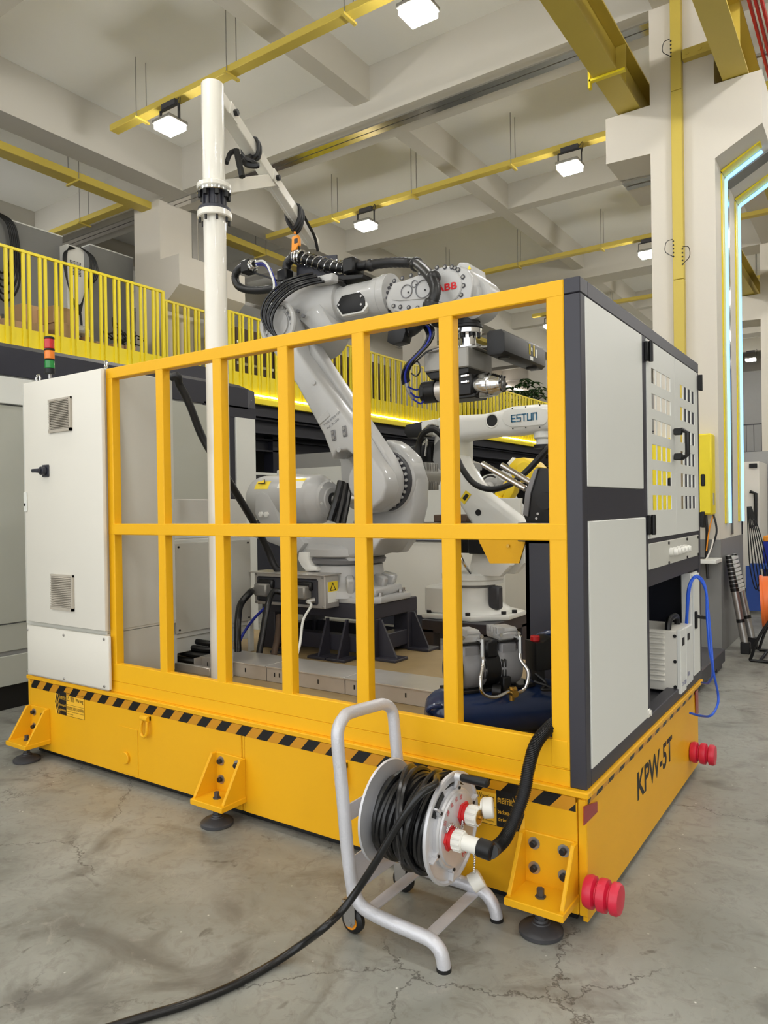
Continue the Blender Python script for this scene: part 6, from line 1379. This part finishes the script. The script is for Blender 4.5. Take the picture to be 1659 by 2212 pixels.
# ================================================================ right background
tb = thing('grey_side_table', 'small grey steel side table against the foot of the right column', 'table', (-.8, 5.4, 0))
MB().box((-1.3, 5.2, .945), (-.475, 5.56, .985), .004).build('top', PANEL, tb, 0)
MB().box((-1.0, 5.3, .986), (-.6, 5.5, .99)).build('sunken_tray', INK, tb, 0)
for x in (-1.26,): MB().box((x, 5.5, 0), (x+.04, 5.54, .945)).build('leg', PANEL, tb, 0)
pa = thing('dark_skid', 'low dark grey steel skid on the floor behind the platform', 'pallet', (-.8, 3.8, 0))
MB().box((-.93, 2.7, .05), (-.35, 4.9, .17), .006).build('top_deck', GREYD, pa, 0)
for y in (2.75, 3.6, 4.6): MB().box((-.91, y, 0), (-.37, y+.25, .05)).build('runner', GREYD, pa, 0)
MB().box((-.7, 4.6, .171), (-.58, 4.66, .174)).build('slot', INK, pa, 0)
# telescopic ladder leaning on the column
ld = thing('telescopic_ladder', 'folded telescopic aluminium ladder with black collars leaning on the column', 'ladder', (-.3, 5.75, 0))
for y, fx_ in ((5.66, -.275), (5.98, -.25)):
    f0, f1 = V((fx_, y, .02)), V((-.44, y+.02, 1.02))
    d = (f1-f0).normalized()
    MB().cyl(f0, f0+d*.62, .036, n=18).build('stile', ZINC, ld)
    MB().box(f0+V((-.05, -.045, -.02)), f0+V((.04, .045, .1)), .008).build('foot', RUBBER, ld)
    MB().cyl(f0+d*.30, f0+d*.335, .040, n=16).build('collar', BLACK, ld)
    for k in range(9):
        MB().cyl(f0+d*(.62+.042*k), f0+d*(.655+.042*k), .042-.0015*k, n=16).build('collar', BLACK, ld)
        MB().cyl(f0+d*(.655+.042*k), f0+d*(.662+.042*k), .034, n=14).build('stile', ZINC, ld)
for k in range(9):
    a = V((-.275, 5.66, .02))+V((-.165, .02, 1.0)).normalized()*(.63+.042*k); b2 = V((-.25, 5.98, .02))+V((-.19, .02, 1.0)).normalized()*(.63+.042*k)
    MB().obox(a+V((.02, .03, 0)), b2+V((.02, -.03, 0)), .05, .03).build('rung', PANEL, ld, 0)
# drum fan
df = thing('drum_fan', 'orange drum fan on a black tubular stand at the right edge', 'fan', (.05, 5.5, 0))
fc = V((-.10, 5.55, .56)); fd = V((1, .1, .05)).normalized()
MB().lathe(fc, fd, [(.245, -.02), (.262, -.02), (.262, .0), (.25, .012), (.25, .36), (.262, .375), (.262, .39), (.245, .39), (.245, -.02)], 44).build('drum', OFAN, df)
m = MB()
for r in (.06, .12, .18, .235): m.torus(fc+fd*-.015, fd, r, .004, 32, 5)
m.build('guard', ZINC, df)
MB().box(fc+V((.1, -.06, .25)), fc+V((.26, .06, .33)), .012).build('switch_box', BLACK, df)
m = MB()
for sy in (-.3, .3):
    m.tube([fc+V((.18, sy*.92, .0)), fc+V((.0, sy, -.3)), V((-.17, 5.55+sy, .06)), V((-.18, 5.55+sy, .016)), V((-.1, 5.55+sy, .016)), V((.5, 5.55+sy, .016))], .014, 8, 5)
m.tube([(-.1, 5.25, .016), (-.1, 5.85, .016)], .014, 8)
m.build('stand', BLACK, df)
# machine with a long handle behind
mh = thing('door_machine', 'cream machine door with a long black handle seen past the blue light lines', 'machine', (-.4, 8.6, 0))
MB().box((-0.714, 8.6, 0.36), (-0.499, 9.4, 2.113)).build('door', CAB, mh, 0)
MB().box((-0.769, 8.65, 0), (-0.702, 9.4, 2.113)).build('frame', DARK2, mh, 0)
hx = (-0.611, 8.55, 1.698), (-0.543, 8.55, 1.671), (-0.548, 8.55, 1.233), (-0.617, 8.55, 1.213)
MB().tube(hx, .025, 8).build('handle', BLACK, mh)
MB().box((-0.682, 8.59, .05), (-0.499, 8.6, 0.671)).build('blue_skirt', BLUEP, mh, 0)
q = V((-0.571, 8.58, 2.055)); MB().box(q-V((.05, .02, .03)), q+V((.05, .01, .03)), .005).build('lock', BLACK, mh)
MB().box((-1.2, 9.42, 0), (-.05, 9.9, 2.3)).build('body', GREY, mh, 0)
bc = thing('blue_cart', 'blue tool cart with orange top box at the right edge', 'cart', (-.1, 7.6, 0))
MB().box((-0.347, 7.6, .55), (.6, 8.1, 1.057)).build('drawer_body', DBLUE, bc, 0)
MB().box((-0.481, 7.45, 0.728), (.6, 7.6, 0.785)).build('shelf', BLUEP, bc, 0)
MB().box((-0.344, 7.62, 1.057), (.6, 8.0, 1.127), .01).build('orange_box', ORANGE, bc)
for x in (-.12, .5):
    MB().box((x, 7.65, 0), (x+.05, 7.7, .6)).build('leg', BLUEP, bc, 0)
hc = thing('hanging_black_cables', 'bundle of black cables hanging behind the corner of the right column', 'cable', (-.42, 7.3, .8))
for k in range(7):
    MB().tube([(-.44, 7.05+.05*k, 1.5), (-.44+.02*k, 7.1+.03*k, 1.1), (-.43+.035*k, 7.15+.03*k, .75-.03*k), (-.38+.035*k, 7.2, .50-.02*k), (-.33+.02*k, 7.25, .62+.03*k)], .007, 6, 6).build('cable', INK, hc)
fr = thing('far_gallery', 'distant grey gallery with a wire railing at the far end of the aisle', 'gallery', (-3, 26, 3))
MB().box((-7, 26, 2.9), (8, 28, 3.35)).build('floor_edge', GREYD, fr, 0)
m = MB()
for k in range(60): m.box((-6.9+.24*k, 26, 3.35), (-6.88+.24*k, 26.02, 4.3))
m.box((-7, 26, 4.28), (8, 26.03, 4.32)); m.build('wire_railing', GREYD, fr, 0, kind='stuff')
MB().box((-7, 28, 0), (8, 28.2, 6.5)).build('back_panel', GREY, fr, 0)
